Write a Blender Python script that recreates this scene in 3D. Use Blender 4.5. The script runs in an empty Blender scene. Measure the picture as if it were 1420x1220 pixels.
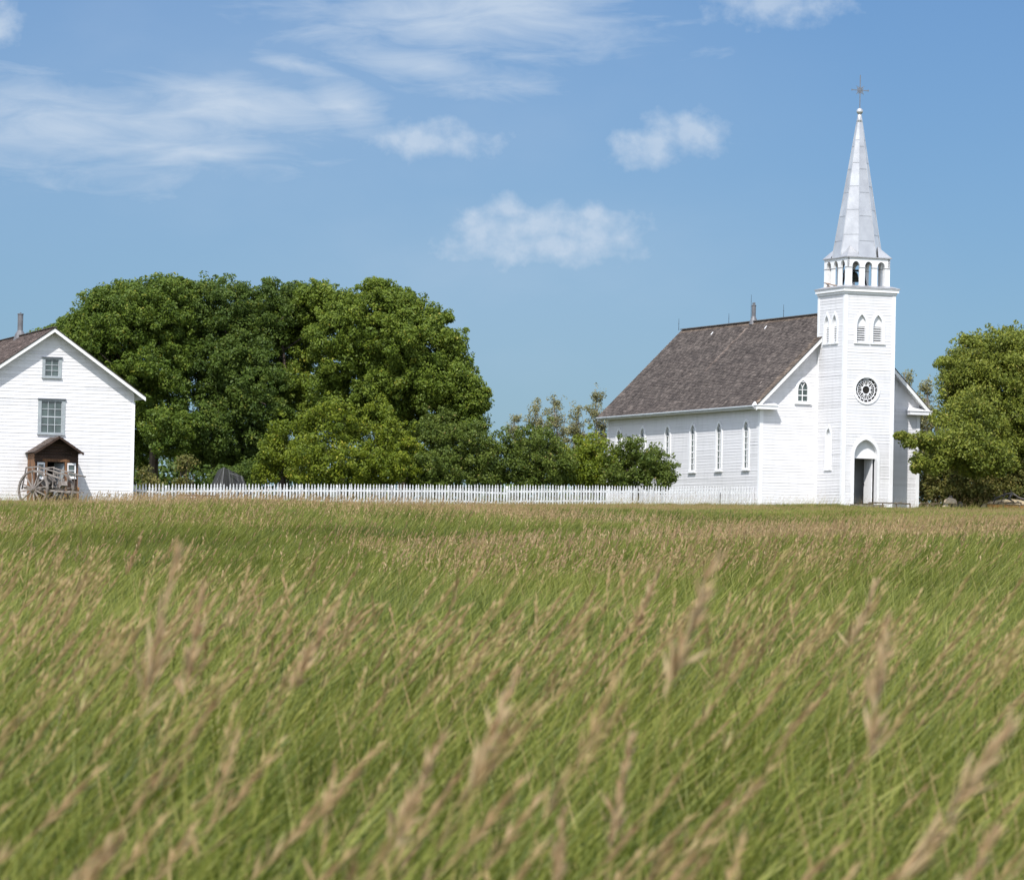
import bpy, math, random
import numpy as np
from mathutils import Vector, Matrix
random.seed(7); rng = np.random.default_rng(11)
scene = bpy.context.scene
COL = scene.collection
R_ = math.radians

# ------------------------------------------------------------------ camera maths (image 1420 x 1220)
FPX = 6400.0
ROLL = R_(1.15); PIT = math.atan(220 / FPX)
_R0 = np.array([1, 0, 0.]); _F = np.array([0, math.cos(PIT), math.sin(PIT)]); _U0 = np.array([0, -math.sin(PIT), math.cos(PIT)])
_R = math.cos(ROLL) * _R0 + math.sin(ROLL) * _U0; _U = math.cos(ROLL) * _U0 - math.sin(ROLL) * _R0
def at(x, y, Y):
    d = _F + _R * (x - 710) / FPX + _U * (610 - y) / FPX
    return d * Y / d[1]
def sstep(t):
    t = np.clip(t, 0, 1); return t * t * (3 - 2 * t)
def tz(X, Y):
    X = np.asarray(X, float); Y = np.asarray(Y, float)
    s = sstep((X + 17) / 34)
    k = .0252 + .0017 * s; Yc = 213 + 24 * s
    Ye = np.where(Y < Yc, Y, Yc + (Y - Yc) * .02)
    z = -1.3 + k * Ye
    m = sstep((Y - 12) / 25) * sstep((205 - Y) / 25)
    z = z + m * (.13 * np.sin(X * .21 + Y * .083 + 1.2) + .12 * np.sin(Y * .147 - X * .06) + .08 * np.sin(X * .37 - Y * .05 + 2))
    yl = np.interp(X, [-40, -17.6, -8, 1, 9.5, 12.6, 17, 22, 60], [207, 211, 220, 228, 235, 238, 233.5, 236, 236.5])
    z = z - (.10 + .14 * sstep((X + 4) / 14)) * sstep((Y - 90) / 60) * sstep((yl - Y) / 3.5)
    z = z + .14 * np.exp(-((X - 16.5) / 3.5) ** 2 - ((Y - 224) / 7) ** 2)
    far = np.clip(Y - 300, 0, None)
    return z - np.minimum(far * .004, 3)

# ------------------------------------------------------------------ materials
def new_mat(name):
    m = bpy.data.materials.new(name); m.use_nodes = True
    nt = m.node_tree; b = nt.nodes['Principled BSDF']; return m, nt, b
def mat(name, c, c2=None, rough=.7, metal=0., scale=3., stretch=(1, 1, 1), bump=0., bscale=40., attr=None, amt=1.0, spec=.3, detail=6, lo=.35, hi=.65):
    m, nt, b = new_mat(name); N = nt.nodes; L = nt.links
    b.inputs['Roughness'].default_value = rough; b.inputs['Metallic'].default_value = metal
    b.inputs['Specular IOR Level'].default_value = spec
    tc = N.new('ShaderNodeTexCoord'); mp = N.new('ShaderNodeMapping'); mp.inputs['Scale'].default_value = stretch
    L.new(tc.outputs['Object'], mp.inputs['Vector'])
    col = None
    if c2 is not None:
        n = N.new('ShaderNodeTexNoise'); n.inputs['Scale'].default_value = scale; n.inputs['Detail'].default_value = detail
        L.new(mp.outputs[0], n.inputs['Vector'])
        mr = N.new('ShaderNodeMapRange'); mr.inputs['From Min'].default_value = lo; mr.inputs['From Max'].default_value = hi
        L.new(n.outputs['Fac'], mr.inputs['Value'])
        mx = N.new('ShaderNodeMix'); mx.data_type = 'RGBA'
        mx.inputs['A'].default_value = (*c, 1); mx.inputs['B'].default_value = (*c2, 1)
        L.new(mr.outputs[0], mx.inputs['Factor']); col = mx.outputs['Result']
    if attr:
        a = N.new('ShaderNodeAttribute'); a.attribute_name = attr
        h = N.new('ShaderNodeMix'); h.data_type = 'RGBA'; h.blend_type = 'MULTIPLY'; h.inputs['Factor'].default_value = amt
        if col is None: h.inputs['A'].default_value = (*c, 1)
        else: L.new(col, h.inputs['A'])
        L.new(a.outputs['Color'], h.inputs['B']); col = h.outputs['Result']
    if col is None: b.inputs['Base Color'].default_value = (*c, 1)
    else: L.new(col, b.inputs['Base Color'])
    if bump:
        n2 = N.new('ShaderNodeTexNoise'); n2.inputs['Scale'].default_value = bscale; n2.inputs['Detail'].default_value = 5
        L.new(mp.outputs[0], n2.inputs['Vector'])
        bp = N.new('ShaderNodeBump'); bp.inputs['Strength'].default_value = bump; bp.inputs['Distance'].default_value = .02
        L.new(n2.outputs['Fac'], bp.inputs['Height']); L.new(bp.outputs[0], b.inputs['Normal'])
    return m
M = {}
M['siding'] = mat('painted_siding', (.69, .68, .695), (.615, .61, .62), rough=.55, scale=1.6, stretch=(2.2, 2.2, .5), attr='tone', bump=.15, lo=.48, hi=.80)
M['trim'] = mat('white_trim', (.76, .76, .775), (.69, .69, .70), rough=.5, scale=4, lo=.45, hi=.8)
M['trimtone'] = mat('column_paint', (.80, .80, .81), (.70, .70, .70), rough=.5, scale=4, attr='tone', lo=.45, hi=.8)
M['rake'] = mat('rake_paint', (.74, .74, .745), (.72, .72, .70), rough=.55, scale=2)
M['shingle'] = mat('weathered_shingle', (.104, .085, .074), (.054, .043, .038), rough=.9, scale=2.2, attr='tone', bump=.5, bscale=30)
M['shingle2'] = mat('brown_shingle', (.15, .115, .098), (.09, .07, .06), rough=.9, scale=1.8, attr='tone', bump=.5, bscale=30)
M['glass'] = mat('window_glass', (.035, .05, .048), (.07, .10, .095), rough=.12, scale=2.5, spec=.6)
M['dark'] = mat('dark_interior', (.02, .018, .016), rough=.9)
M['darkgap'] = mat('louver_shade', (.05, .05, .05), rough=.9)
M['metal'] = mat('galvanized_sheet', (.53, .53, .535), (.44, .44, .45), rough=.38, metal=.62, scale=1.6, bump=.45, bscale=3.5, spec=.5, attr='tone')
M['flash'] = mat('grey_flashing', (.40, .40, .42), (.28, .28, .29), rough=.5, metal=.4, scale=3)
M['pipe'] = mat('grey_stovepipe', (.17, .17, .18), (.12, .12, .13), rough=.55, metal=.3, scale=4)
M['gutter'] = mat('gutter_paint', (.50, .53, .55), (.42, .44, .46), rough=.45, metal=.2, scale=2)
M['iron'] = mat('dark_iron', (.05, .05, .055), rough=.6, metal=.6)
M['ironlight'] = mat('grey_iron', (.22, .22, .23), rough=.5, metal=.6)
M['bronze'] = mat('bell_bronze', (.035, .05, .045), (.06, .05, .035), rough=.5, metal=.7, scale=6)
M['rust'] = mat('rusty_deck', (.22, .13, .08), (.32, .25, .20), rough=.9, scale=5)
M['greywood'] = mat('weathered_wood', (.23, .205, .185), (.12, .10, .09), rough=.9, scale=5, stretch=(1, 1, 1), attr='tone', bump=.5, bscale=60)
M['brownwood'] = mat('brown_stained_wood', (.062, .036, .025), (.03, .018, .013), rough=.8, scale=3, stretch=(1, 1, 6), attr='tone', bump=.3)
M['orangewood'] = mat('orange_stained_wood', (.24, .12, .055), (.11, .055, .03), rough=.8, scale=4, stretch=(5, 5, .6), attr='tone', bump=.3)
M['greyframe'] = mat('grey_blue_frame', (.33, .37, .38), (.27, .29, .31), rough=.6, scale=5)
M['greyhead'] = mat('dark_window_head', (.13, .14, .16), rough=.7)
M['greydoor'] = mat('grey_interior_paint', (.36, .37, .37), (.28, .29, .29), rough=.7, scale=2)
M['fence'] = mat('fence_paint', (.72, .72, .73), (.55, .55, .55), rough=.65, scale=6, attr='tone', lo=.45, hi=.8)
M['bark'] = mat('tree_bark', (.11, .085, .065), (.055, .042, .034), rough=.95, scale=6, stretch=(1, 1, .25), bump=.8, bscale=20)
M['palebark'] = mat('pale_bark', (.33, .31, .27), (.18, .16, .14), rough=.9, scale=6, bump=.4, bscale=20)
M['boulder'] = mat('pale_stone', (.68, .55, .40), (.55, .43, .30), rough=.9, scale=5, bump=.5, bscale=12)
M['darkstone'] = mat('dark_stone', (.07, .06, .055), (.11, .10, .09), rough=.9, scale=5, bump=.5)
M['redwood'] = mat('reddish_wood', (.17, .085, .065), (.09, .05, .04), rough=.85, scale=6, attr='tone', bump=.4)
M['orangeplank'] = mat('orange_timber', (.48, .21, .045), (.28, .12, .03), rough=.8, scale=2.5, stretch=(1, 1, 4), attr='tone', bump=.4)
M['straw'] = mat('straw_heap', (.42, .34, .22), (.27, .21, .13), rough=1, scale=9, bump=.8, bscale=25)
M['purple'] = mat('thistle_petal', (.22, .10, .22), (.30, .16, .28), rough=.8, scale=20)
M['yellow'] = mat('yellow_petal', (.62, .55, .05), (.45, .45, .05), rough=.8, scale=20)
M['whitepetal'] = mat('white_petal', (.65, .62, .64), rough=.8)
M['tipwood'] = mat('grey_plank', (.03, .03, .03), (.07, .07, .065), rough=.9, scale=3, stretch=(6, 1, .3), lo=.5, hi=.75, attr='tone')

def leaf_mat(name, ramp, trans=.28, rough=.55, spec=.25):
    m = bpy.data.materials.new(name); m.use_nodes = True; nt = m.node_tree; N = nt.nodes; L = nt.links
    b = N['Principled BSDF']; b.inputs['Roughness'].default_value = rough; b.inputs['Specular IOR Level'].default_value = spec
    a = N.new('ShaderNodeAttribute'); a.attribute_name = 'tone'
    sp = N.new('ShaderNodeSeparateColor'); L.new(a.outputs['Color'], sp.inputs[0])
    cr = N.new('ShaderNodeValToRGB'); e = cr.color_ramp.elements
    e[0].position = ramp[0][0]; e[0].color = (*ramp[0][1], 1); e[1].position = ramp[-1][0]; e[1].color = (*ramp[-1][1], 1)
    for p, c in ramp[1:-1]:
        q = e.new(p); q.color = (*c, 1)
    L.new(sp.outputs[0], cr.inputs[0]); L.new(cr.outputs[0], b.inputs['Base Color'])
    tr = N.new('ShaderNodeBsdfTranslucent'); L.new(cr.outputs[0], tr.inputs['Color'])
    mx = N.new('ShaderNodeMixShader'); mx.inputs[0].default_value = trans
    L.new(b.outputs[0], mx.inputs[1]); L.new(tr.outputs[0], mx.inputs[2])
    L.new(mx.outputs[0], N['Material Output'].inputs['Surface'])
    return m
M['leafA'] = leaf_mat('maple_leaf', [(0, (0.046, 0.082, 0.011)), (.45, (0.089, 0.136, 0.015)), (.85, (0.146, 0.191, 0.023)), (1, (0.247, 0.232, 0.031))])
M['leafA2'] = leaf_mat('maple_leaf_deep', [(0, (0.040, 0.074, 0.013)), (.5, (0.076, 0.118, 0.017)), (.88, (0.125, 0.164, 0.023)), (1, (0.189, 0.191, 0.031))])
M['leafC'] = leaf_mat('maple_leaf_light', [(0, (0.061, 0.098, 0.012)), (.45, (0.115, 0.163, 0.017)), (.85, (0.181, 0.228, 0.028)), (1, (0.301, 0.269, 0.040))])
M['leafS'] = leaf_mat('shrub_leaf', [(0, (0.064, 0.101, 0.009)), (.45, (0.131, 0.170, 0.012)), (.85, (0.206, 0.237, 0.017)), (1, (0.343, 0.287, 0.039))])
M['leafS2'] = leaf_mat('lilac_leaf', [(0, (0.050, 0.083, 0.013)), (.5, (0.098, 0.134, 0.019)), (.9, (0.161, 0.194, 0.033)), (1, (0.293, 0.227, 0.076))])
M['leafP'] = leaf_mat('poplar_leaf', [(0, (0.130, 0.137, 0.055)), (.5, (0.233, 0.224, 0.099)), (.9, (0.326, 0.294, 0.145)), (1, (0.480, 0.373, 0.198))])
M['leafR'] = leaf_mat('elm_leaf', [(0, (0.082, 0.110, 0.016)), (.45, (0.155, 0.185, 0.024)), (.85, (0.253, 0.259, 0.039)), (1, (0.366, 0.310, 0.076))])
M['leafU'] = leaf_mat('undergrowth_leaf', [(0, (0.068, 0.086, 0.017)), (.5, (0.136, 0.136, 0.031)), (.9, (0.237, 0.178, 0.052)), (1, (0.368, 0.287, 0.105))])

# ------------------------------------------------------------------ object helpers
def tag(o, label=None, cat=None, group=None, kind=None):
    if label: o['label'] = label
    if cat: o['category'] = cat
    if group: o['group'] = group
    if kind: o['kind'] = kind
    return o
def empty(name, loc, rz=0, label=None, cat=None, group=None):
    o = bpy.data.objects.new(name, None); COL.objects.link(o); o.location = loc; o.rotation_euler = (0, 0, rz)
    o.empty_display_size = .3
    return tag(o, label, cat, group)
class MB:
    def __init__(s): s.v = []; s.f = []; s.t = []
    def add(s, vs, fs, tone=1.0):
        n = len(s.v); s.v += [tuple(map(float, p)) for p in vs]
        for f in fs: s.f.append(tuple(i + n for i in f)); s.t.append(tone)
        return s
    def quad(s, a, b, c, d, tone=1.0): return s.add([a, b, c, d], [(0, 1, 2, 3)], tone)
    def box(s, x0, x1, y0, y1, z0, z1, tone=1.0):
        return s.add([(x0, y0, z0), (x1, y0, z0), (x1, y1, z0), (x0, y1, z0), (x0, y0, z1), (x1, y0, z1), (x1, y1, z1), (x0, y1, z1)],
                     [(0, 3, 2, 1), (4, 5, 6, 7), (0, 1, 5, 4), (1, 2, 6, 5), (2, 3, 7, 6), (3, 0, 4, 7)], tone)
    def bar(s, p, q, w, h=None, up=(0, 0, 1), tone=1.0, w2=None, h2=None):
        p = Vector(p); q = Vector(q); h = h or w; w2 = w2 or w; h2 = h2 or h
        d = (q - p).normalized(); up = Vector(up)
        if abs(d.dot(up)) > .98: up = Vector((1, 0, 0))
        a = d.cross(up).normalized(); b = a.cross(d).normalized()
        vs = [p + a * sx * w / 2 + b * sz * h / 2 for sx, sz in ((-1, -1), (1, -1), (1, 1), (-1, 1))] + \
             [q + a * sx * w2 / 2 + b * sz * h2 / 2 for sx, sz in ((-1, -1), (1, -1), (1, 1), (-1, 1))]
        return s.add(vs, [(3, 2, 1, 0), (4, 5, 6, 7), (0, 1, 5, 4), (1, 2, 6, 5), (2, 3, 7, 6), (3, 0, 4, 7)], tone)
    def tube(s, pts, rs, n=8, tone=1.0, cap=True):
        pts = [Vector(p) for p in pts]; base = len(s.v); vs = []; ref = Vector((.13, .97, .2)).normalized()
        for i, p in enumerate(pts):
            d = (pts[min(i + 1, len(pts) - 1)] - pts[max(i - 1, 0)]).normalized()
            a = d.cross(ref)
            if a.length < .05: a = d.cross(Vector((1, 0, 0)))
            a.normalize(); b = d.cross(a)
            for k in range(n):
                t = 2 * math.pi * k / n; vs.append(p + a * math.cos(t) * rs[i] + b * math.sin(t) * rs[i])
        fs = []
        for i in range(len(pts) - 1):
            for k in range(n):
                k2 = (k + 1) % n; fs.append((i * n + k, i * n + k2, (i + 1) * n + k2, (i + 1) * n + k))
        if cap: fs.append(tuple(range(n))[::-1]); fs.append(tuple(range((len(pts) - 1) * n, len(pts) * n)))
        return s.add(vs, fs, tone)
    def lathe(s, c, prof, n=16, tone=1.0):
        return s.tube([(c[0], c[1], c[2] + z) for r, z in prof], [max(r, .002) for r, z in prof], n, tone)
    def sphere(s, c, r, n=12, tone=1.0, sq=1.0):
        return s.lathe(c, [(r * math.sin(math.pi * i / 8), -r * sq * math.cos(math.pi * i / 8)) for i in range(9)], n, tone)
    def build(s, name, m, parent=None, smooth=False):
        me = bpy.data.meshes.new(name); me.from_pydata(s.v, [], s.f); me.materials.append(m)
        a = me.attributes.new('tone', 'FLOAT_COLOR', 'CORNER')
        tot = len(me.loops); arr = np.ones((tot, 4), np.float32)
        ls = np.empty(len(me.polygons), np.int32); me.polygons.foreach_get('loop_total', ls)
        tn = np.array([t if isinstance(t, (tuple, list)) else (t, t, t) for t in s.t], np.float32)
        arr[:, :3] = np.repeat(tn, ls, axis=0)
        a.data.foreach_set('color', arr.ravel())
        if smooth: me.polygons.foreach_set('use_smooth', [True] * len(me.polygons))
        me.update(); o = bpy.data.objects.new(name, me); COL.objects.link(o)
        if parent: o.parent = parent
        return o
def np_mesh(name, verts, faces_n, tone, m, parent=None, smooth=False):
    """verts (N,k,3): N faces of k verts each"""
    n, k, _ = verts.shape
    me = bpy.data.meshes.new(name)
    me.vertices.add(n * k); me.vertices.foreach_set('co', verts.astype(np.float32).ravel())
    me.loops.add(n * k); me.loops.foreach_set('vertex_index', np.arange(n * k, dtype=np.int32))
    me.polygons.add(n); me.polygons.foreach_set('loop_start', np.arange(0, n * k, k, dtype=np.int32))
    me.materials.append(m)
    a = me.attributes.new('tone', 'FLOAT_COLOR', 'CORNER'); arr = np.ones((n * k, 4), np.float32)
    arr[:, :3] = np.repeat(tone, k)[:, None]; a.data.foreach_set('color', arr.ravel())
    me.update(calc_edges=True); o = bpy.data.objects.new(name, me); COL.objects.link(o)
    if parent: o.parent = parent
    return o

# wall frames: origin, along direction a, outward normal n  (local to the thing)
class WF:
    def __init__(s, o, a, n): s.o = Vector(o); s.a = Vector(a); s.n = Vector(n)
    def __call__(s, a, n, z): return s.o + s.a * a + s.n * n + Vector((0, 0, z))
def clapboard(mb, W, a0f, a1f, z0, z1, step=.15, holes=(), lap=.0115, seed=0):
    r = random.Random(seed); z = z0
    while z < z1 - .01:
        zt = min(z + step, z1); e = r.uniform(-.002, .002)
        cuts = sorted([(h[0], h[1]) for h in holes if h[2] < zt - .01 and h[3] > z + .01])
        mg = []
        for c in cuts:
            if mg and c[0] < mg[-1][1] + .01: mg[-1] = (mg[-1][0], max(mg[-1][1], c[1]))
            else: mg.append(c)
        cuts = mg
        ivs = []; A0, A1, B0, B1 = a0f(z), a1f(z), a0f(zt), a1f(zt)
        cur = (A0, B0)
        for c in cuts:
            ivs.append((cur[0], cur[1], c[0], c[0])); cur = (c[1], c[1])
        ivs.append((cur[0], cur[1], A1, B1))
        for (p0, p1, q0, q1) in ivs:
            if q0 - p0 < .02: continue
            # split a long board at a random joint
            segs = [(0, 1)]
            if q0 - p0 > 3.5: t = r.uniform(.25, .75); segs = [(0, t), (t, 1)]
            for s0, s1 in segs:
                tone = 1 - abs(r.gauss(0, .045)); lp = lap + r.uniform(-.003, .003)
                if r.random() < .03: lp += .008; tone *= .96
                bl = p0 + (q0 - p0) * s0; br = p0 + (q0 - p0) * s1; tl = p1 + (q1 - p1) * s0; tr = p1 + (q1 - p1) * s1
                w1 = r.uniform(-.003, .003); w2 = r.uniform(-.003, .003)
                mb.quad(W(bl, lp, z + e + w1), W(br, lp, z + e + w2), W(tr, 0.001, zt), W(tl, 0.001, zt), tone)
                mb.quad(W(bl, -.004, z + e + w1), W(br, -.004, z + e + w2), W(br, lp, z + e + w2), W(bl, lp, z + e + w1), .9)
        z = zt
def arch_pts(w, rise, n=9):
    r = (w * w / 4 + rise * rise) / w; cx = -w / 2 + r; out = []
    t1 = math.atan2(rise, -cx)   # apex angle
    for i in range(n + 1):
        t = math.pi + (t1 - math.pi) * i / n
        out.append((cx + r * math.cos(t), r * math.sin(t)))
    out[-1] = (0, rise)
    right = [(-x, z) for x, z in out[:-1]][::-1]
    return out + right
def gothic(w, h, rise, n=9):
    """outline from bottom left up over the apex to bottom right, h = spring height above bottom"""
    return [(-w / 2, 0)] + [(x, z + h) for x, z in arch_pts(w, rise, n)] + [(w / 2, 0)]
def ring_plate(mb, W, ca, z0, outer, inner, n_front, n_back, closed=False, tone=1.0, n_in=None):
    """flat casing between two matching outlines with depth"""
    N = len(outer); n_in = n_back if n_in is None else n_in
    rng_ = range(N) if closed else range(N - 1)
    for i in rng_:
        j = (i + 1) % N
        oi, oj, ii, ij = outer[i], outer[j], inner[i], inner[j]
        P = lambda p, n: W(ca + p[0], n, z0 + p[1])
        mb.quad(P(oi, n_front), P(ii, n_front), P(ij, n_front), P(oj, n_front), tone)
        mb.quad(P(ii, n_front), P(ii, n_in), P(ij, n_in), P(ij, n_front), tone)
        mb.quad(P(oi, n_back), P(oi, n_front), P(oj, n_front), P(oj, n_back), tone)
def fill(mb, W, ca, z0, outline, n, tone=1.0):
    mb.add([W(ca + p[0], n, z0 + p[1]) for p in outline], [tuple(range(len(outline)))], tone)
def pbar(mb, W, ca, z0, pts, w, n0, n1, tone=1.0):
    for p, q in zip(pts[:-1], pts[1:]):
        a = Vector((q[0] - p[0], q[1] - p[1])); 
        if a.length < 1e-5: continue
        a.normalize(); s = Vector((-a.y, a.x)) * w / 2; e = a * w * .25
        c = [(p[0] - e.x + s.x, p[1] - e.y + s.y), (q[0] + e.x + s.x, q[1] + e.y + s.y), (q[0] + e.x - s.x, q[1] + e.y - s.y), (p[0] - e.x - s.x, p[1] - e.y - s.y)]
        v = [W(ca + x, n0, z0 + z) for x, z in c] + [W(ca + x, n1, z0 + z) for x, z in c]
        mb.add(v, [(4, 5, 6, 7), (0, 1, 5, 4), (1, 2, 6, 5), (2, 3, 7, 6), (3, 0, 4, 7)], tone)
def wbox(mb, W, a0, a1, n0, n1, z0, z1, tone=1.0):
    v = [W(a, n, z) for z in (z0, z1) for a, n in ((a0, n0), (a1, n0), (a1, n1), (a0, n1))]
    mb.add(v, [(0, 3, 2, 1), (4, 5, 6, 7), (0, 1, 5, 4), (1, 2, 6, 5), (2, 3, 7, 6), (3, 0, 4, 7)], tone)

def shingles(mb, W3, L, S, course=.135, seed=1, tonef=None, w=(.10, .24), lift=.012):
    """W3(l, s, h): l along the ridge, s up the slope, h off the deck"""
    r = random.Random(seed); n = int(S / course)
    mb.quad(W3(0, 0, 0), W3(L, 0, 0), W3(L, S, 0), W3(0, S, 0), .5)
    for i in range(n):
        s0 = i * course; s1 = min(s0 + course * 1.12, S); l = 0
        rowt = r.uniform(.9, 1.1); rowj = r.uniform(-.008, .008)
        while l < L - .01:
            ww = r.uniform(*w); l1 = min(l + ww, L)
            j = r.uniform(-.014, .014) + rowj + .012 * math.sin(l * .9 + i * .35); h = lift + r.uniform(.004, .018)
            t = rowt * r.choice((.72, .85, .95, 1, 1.08, 1.2, 1.45)) * r.uniform(.9, 1.1)
            c = (t, t, t)
            if tonef: c = tonef(l, s0, t, r)
            a = s0 + j if i else s0 - .02
            mb.quad(W3(l + .003, a, h), W3(l1 - .003, a, h), W3(l1 - .003, s1, .006), W3(l + .003, s1, .006), c)
            mb.quad(W3(l + .003, a, -.002), W3(l1 - .003, a, -.002), W3(l1 - .003, a, h), W3(l + .003, a, h), (.45, .45, .45))
            l = l1

# ------------------------------------------------------------------ CHURCH
CH = at(1166.8, 702, 237); CAZ = R_(21.8)
church = empty('church', CH, CAZ, 'white clapboard church with silver steeple and grey shingle roof at the right of the field', 'church')
TW, TD = 2.87, 3.15; NL, NR, NF, NB = -3.22, 5.98, 3.15, 23.3
UC = (NL + NR) / 2; RZ = 10.22; TH = 11.05
Wtf = WF((0, 0, 0), (1, 0, 0), (0, -1, 0)); Wtl = WF((0, 0, 0), (0, 1, 0), (-1, 0, 0)); Wtr = WF((TW, 0, 0), (0, 1, 0), (1, 0, 0)); Wtb = WF((0, TD, 0), (1, 0, 0), (0, 1, 0))
Wnf = WF((0, NF, 0), (1, 0, 0), (0, -1, 0)); Wnl = WF((NL, 0, 0), (0, 1, 0), (-1, 0, 0)); Wnr = WF((NR, 0, 0), (0, 1, 0), (1, 0, 0)); Wnb = WF((0, NB, 0), (1, 0, 0), (0, 1, 0))
k = lambda c: (lambda z: c)
def arch_hole(c, z0, w, h, rise, step=.075):
    o = [(c - w / 2 - .03, c + w / 2 + .03, z0, z0 + h)]; r = (w * w / 4 + rise * rise) / w; z = 0
    while z < rise:
        hw = max(.02, math.sqrt(max(r * r - (z + step) ** 2, 0)) - (r - w / 2)) if z + step < rise else .05
        o.append((c - hw - .05, c + hw + .05, z0 + h + z, z0 + h + z + step)); z += step
    return o
# louvre / door / rose positions
FLC = (.97, 1.90); SLC = (1.14, 2.06)
DC = 1.33; DW = 1.32
mb = MB()
fh = sum([arch_hole(c, 8.5, .5, .86, .5) for c in FLC], []) + arch_hole(DC, -1, DW, 3.65, .78) + [(1.32 - q, 1.32 + q, 6.03 + a_, 6.03 + a_ + .12) for a_, q in [(-.62 + .12 * i, math.sqrt(max(.0, .44 - max(abs(-.62 + .12 * i), abs(-.5 + .12 * i)) ** 2)) + .04) for i in range(10)]]
clapboard(mb, Wtf, k(.0), k(TW), -.3, TH, holes=fh, seed=1)
clapboard(mb, Wtl, k(.0), k(TD), -.3, TH, holes=sum([arch_hole(c, 8.5, .5, .86, .5) for c in SLC], []) + arch_hole(1.64, 1.97, .56, 1.6, .44), seed=2)
clapboard(mb, Wtr, k(.0), k(TD), -.3, TH, seed=3)
clapboard(mb, Wtb, k(.0), k(TW), 7.5, TH, seed=4)
tower = mb.build('tower_wall', M['siding'], church)
for cx_, cy_, sx_, sy_ in ((0, 0, 1, 1), (TW, 0, -1, 1), (0, TD, 1, -1), (TW, TD, -1, -1)):
    mb = MB(); o = .03; q = [(-o, -o), (.17, -o), (.17, .02), (.02, .02), (.02, .17), (-o, .17)]; pts = [(cx_ + sx_ * a, cy_ + sy_ * b) for a, b in q]
    zb_ = -.3 if cy_ == 0 or cx_ == 0 else 6.5
    mb.add([(*p, zb_) for p in pts] + [(*p, TH - .11) for p in pts], [(i, (i + 1) % 6, 6 + (i + 1) % 6, 6 + i) for i in range(6)] + [(6, 7, 8, 9, 10, 11)])
    mb.build('corner_board', M['trim'], tower)
# cornice
mb = MB()
mb.box(-.07, TW + .07, -.07, TD + .07, TH - .10, TH + .01)
mb.box(-.15, TW + .15, -.15, TD + .10, TH + .02, TH + .17)
mb.box(-.18, TW + .18, -.18, TD + .13, TH + .175, TH + .215)
cor = mb.build('cornice', M['trim'], church)
mb = MB()
z0, z1 = TH + .216, TH + .36
o0 = [(-.20, -.20), (TW + .20, -.20), (TW + .20, TD + .15), (-.20, TD + .15)]; o1 = [(.14, .14), (TW - .14, .14), (TW - .14, TD - .14), (.14, TD - .14)]
mb.add([(*p, z0) for p in o0] + [(*p, z0 + .03) for p in o0] + [(*p, z1) for p in o1],
       [(0, 1, 5, 4), (1, 2, 6, 5), (2, 3, 7, 6), (3, 0, 4, 7), (4, 5, 9, 8), (5, 6, 10, 9), (6, 7, 11, 10), (7, 4, 8, 11), (8, 9, 10, 11)])
mb.build('deck_flashing', M['flash'], cor)
# belfry
BU0, BU1, BV0, BV1 = .20, 2.64, .20, 2.95; BZ0, BZ1, BCAP = TH + .30, 12.84, 12.33
belf = MB(); cw = .28; cd = .13; COLS = []
def arcade(W, L, first, last):
    n = 3; gap = (L - 4 * cw) / 3
    for i in range(4):
        if (i == 0 and not first) or (i == 3 and not last): continue
        a = i * (cw + gap)
        dd = cw if i in (0, 3) else cd; cm = MB()
        wbox(cm, W, a, a + cw, -dd, 0, BZ0, BCAP + .001)
        wbox(cm, W, a - .02, a + cw + .02, -dd - .02, .025, BCAP, BCAP + .035, .45)
        wbox(cm, W, a - .012, a + cw + .012, -dd - .01, .014, BZ0 - .02, BZ0 + .12, .85); COLS.append(cm)
    for i in range(3):
        c = cw + i * (cw + gap) + gap / 2; r = gap / 2; pts = [(c - r * math.cos(math.pi * t / 12), BCAP + .035 + r * 1.35 * math.sin(math.pi * t / 12)) for t in range(13)]
        for p, q in zip(pts[:-1], pts[1:]):
            belf.quad(W(p[0], 0, p[1]), W(q[0], 0, q[1]), W(q[0], 0, BZ1), W(p[0], 0, BZ1))
            belf.quad(W(p[0], -cd, p[1]), W(q[0], -cd, q[1]), W(q[0], -cd, BZ1), W(p[0], -cd, BZ1))
            belf.quad(W(p[0], 0, p[1]), W(q[0], 0, q[1]), W(q[0], -cd, q[1]), W(p[0], -cd, p[1]), .9)
    for i in range(4):
        a = i * (cw + gap)
        wbox(belf, W, a, a + cw, -(cw if i in (0, 3) and first else cd), 0, BCAP + .036, BZ1)
arcade(WF((BU0, BV0, 0), (1, 0, 0), (0, -1, 0)), BU1 - BU0, True, True)
arcade(WF((BU0, BV1, 0), (1, 0, 0), (0, 1, 0)), BU1 - BU0, True, True)
arcade(WF((BU0 - .002, BV0, 0), (0, 1, 0), (-1, 0, 0)), BV1 - BV0, False, False)
arcade(WF((BU1 + .002, BV0, 0), (0, 1, 0), (1, 0, 0)), BV1 - BV0, False, False)
belfry = belf.build('belfry', M['trim'], church)
for cm in COLS: cm.build('column', M['trimtone'], belfry)
MB().box(BU0 + .1, BU1 - .1, BV0 + .1, BV1 - .1, BZ1 - .12, BZ1 - .06).build('ceiling', M['greydoor'], belfry)
d = MB(); d.box(.2, 2.6, 1.9, 2.9, TH + .361, TH + .40); d.bar((.25, 1.6, TH + .40), (.25, 2.95, TH + .62), .12, .05); d.build('deck_boards', M['rust'], belfry)
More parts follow.
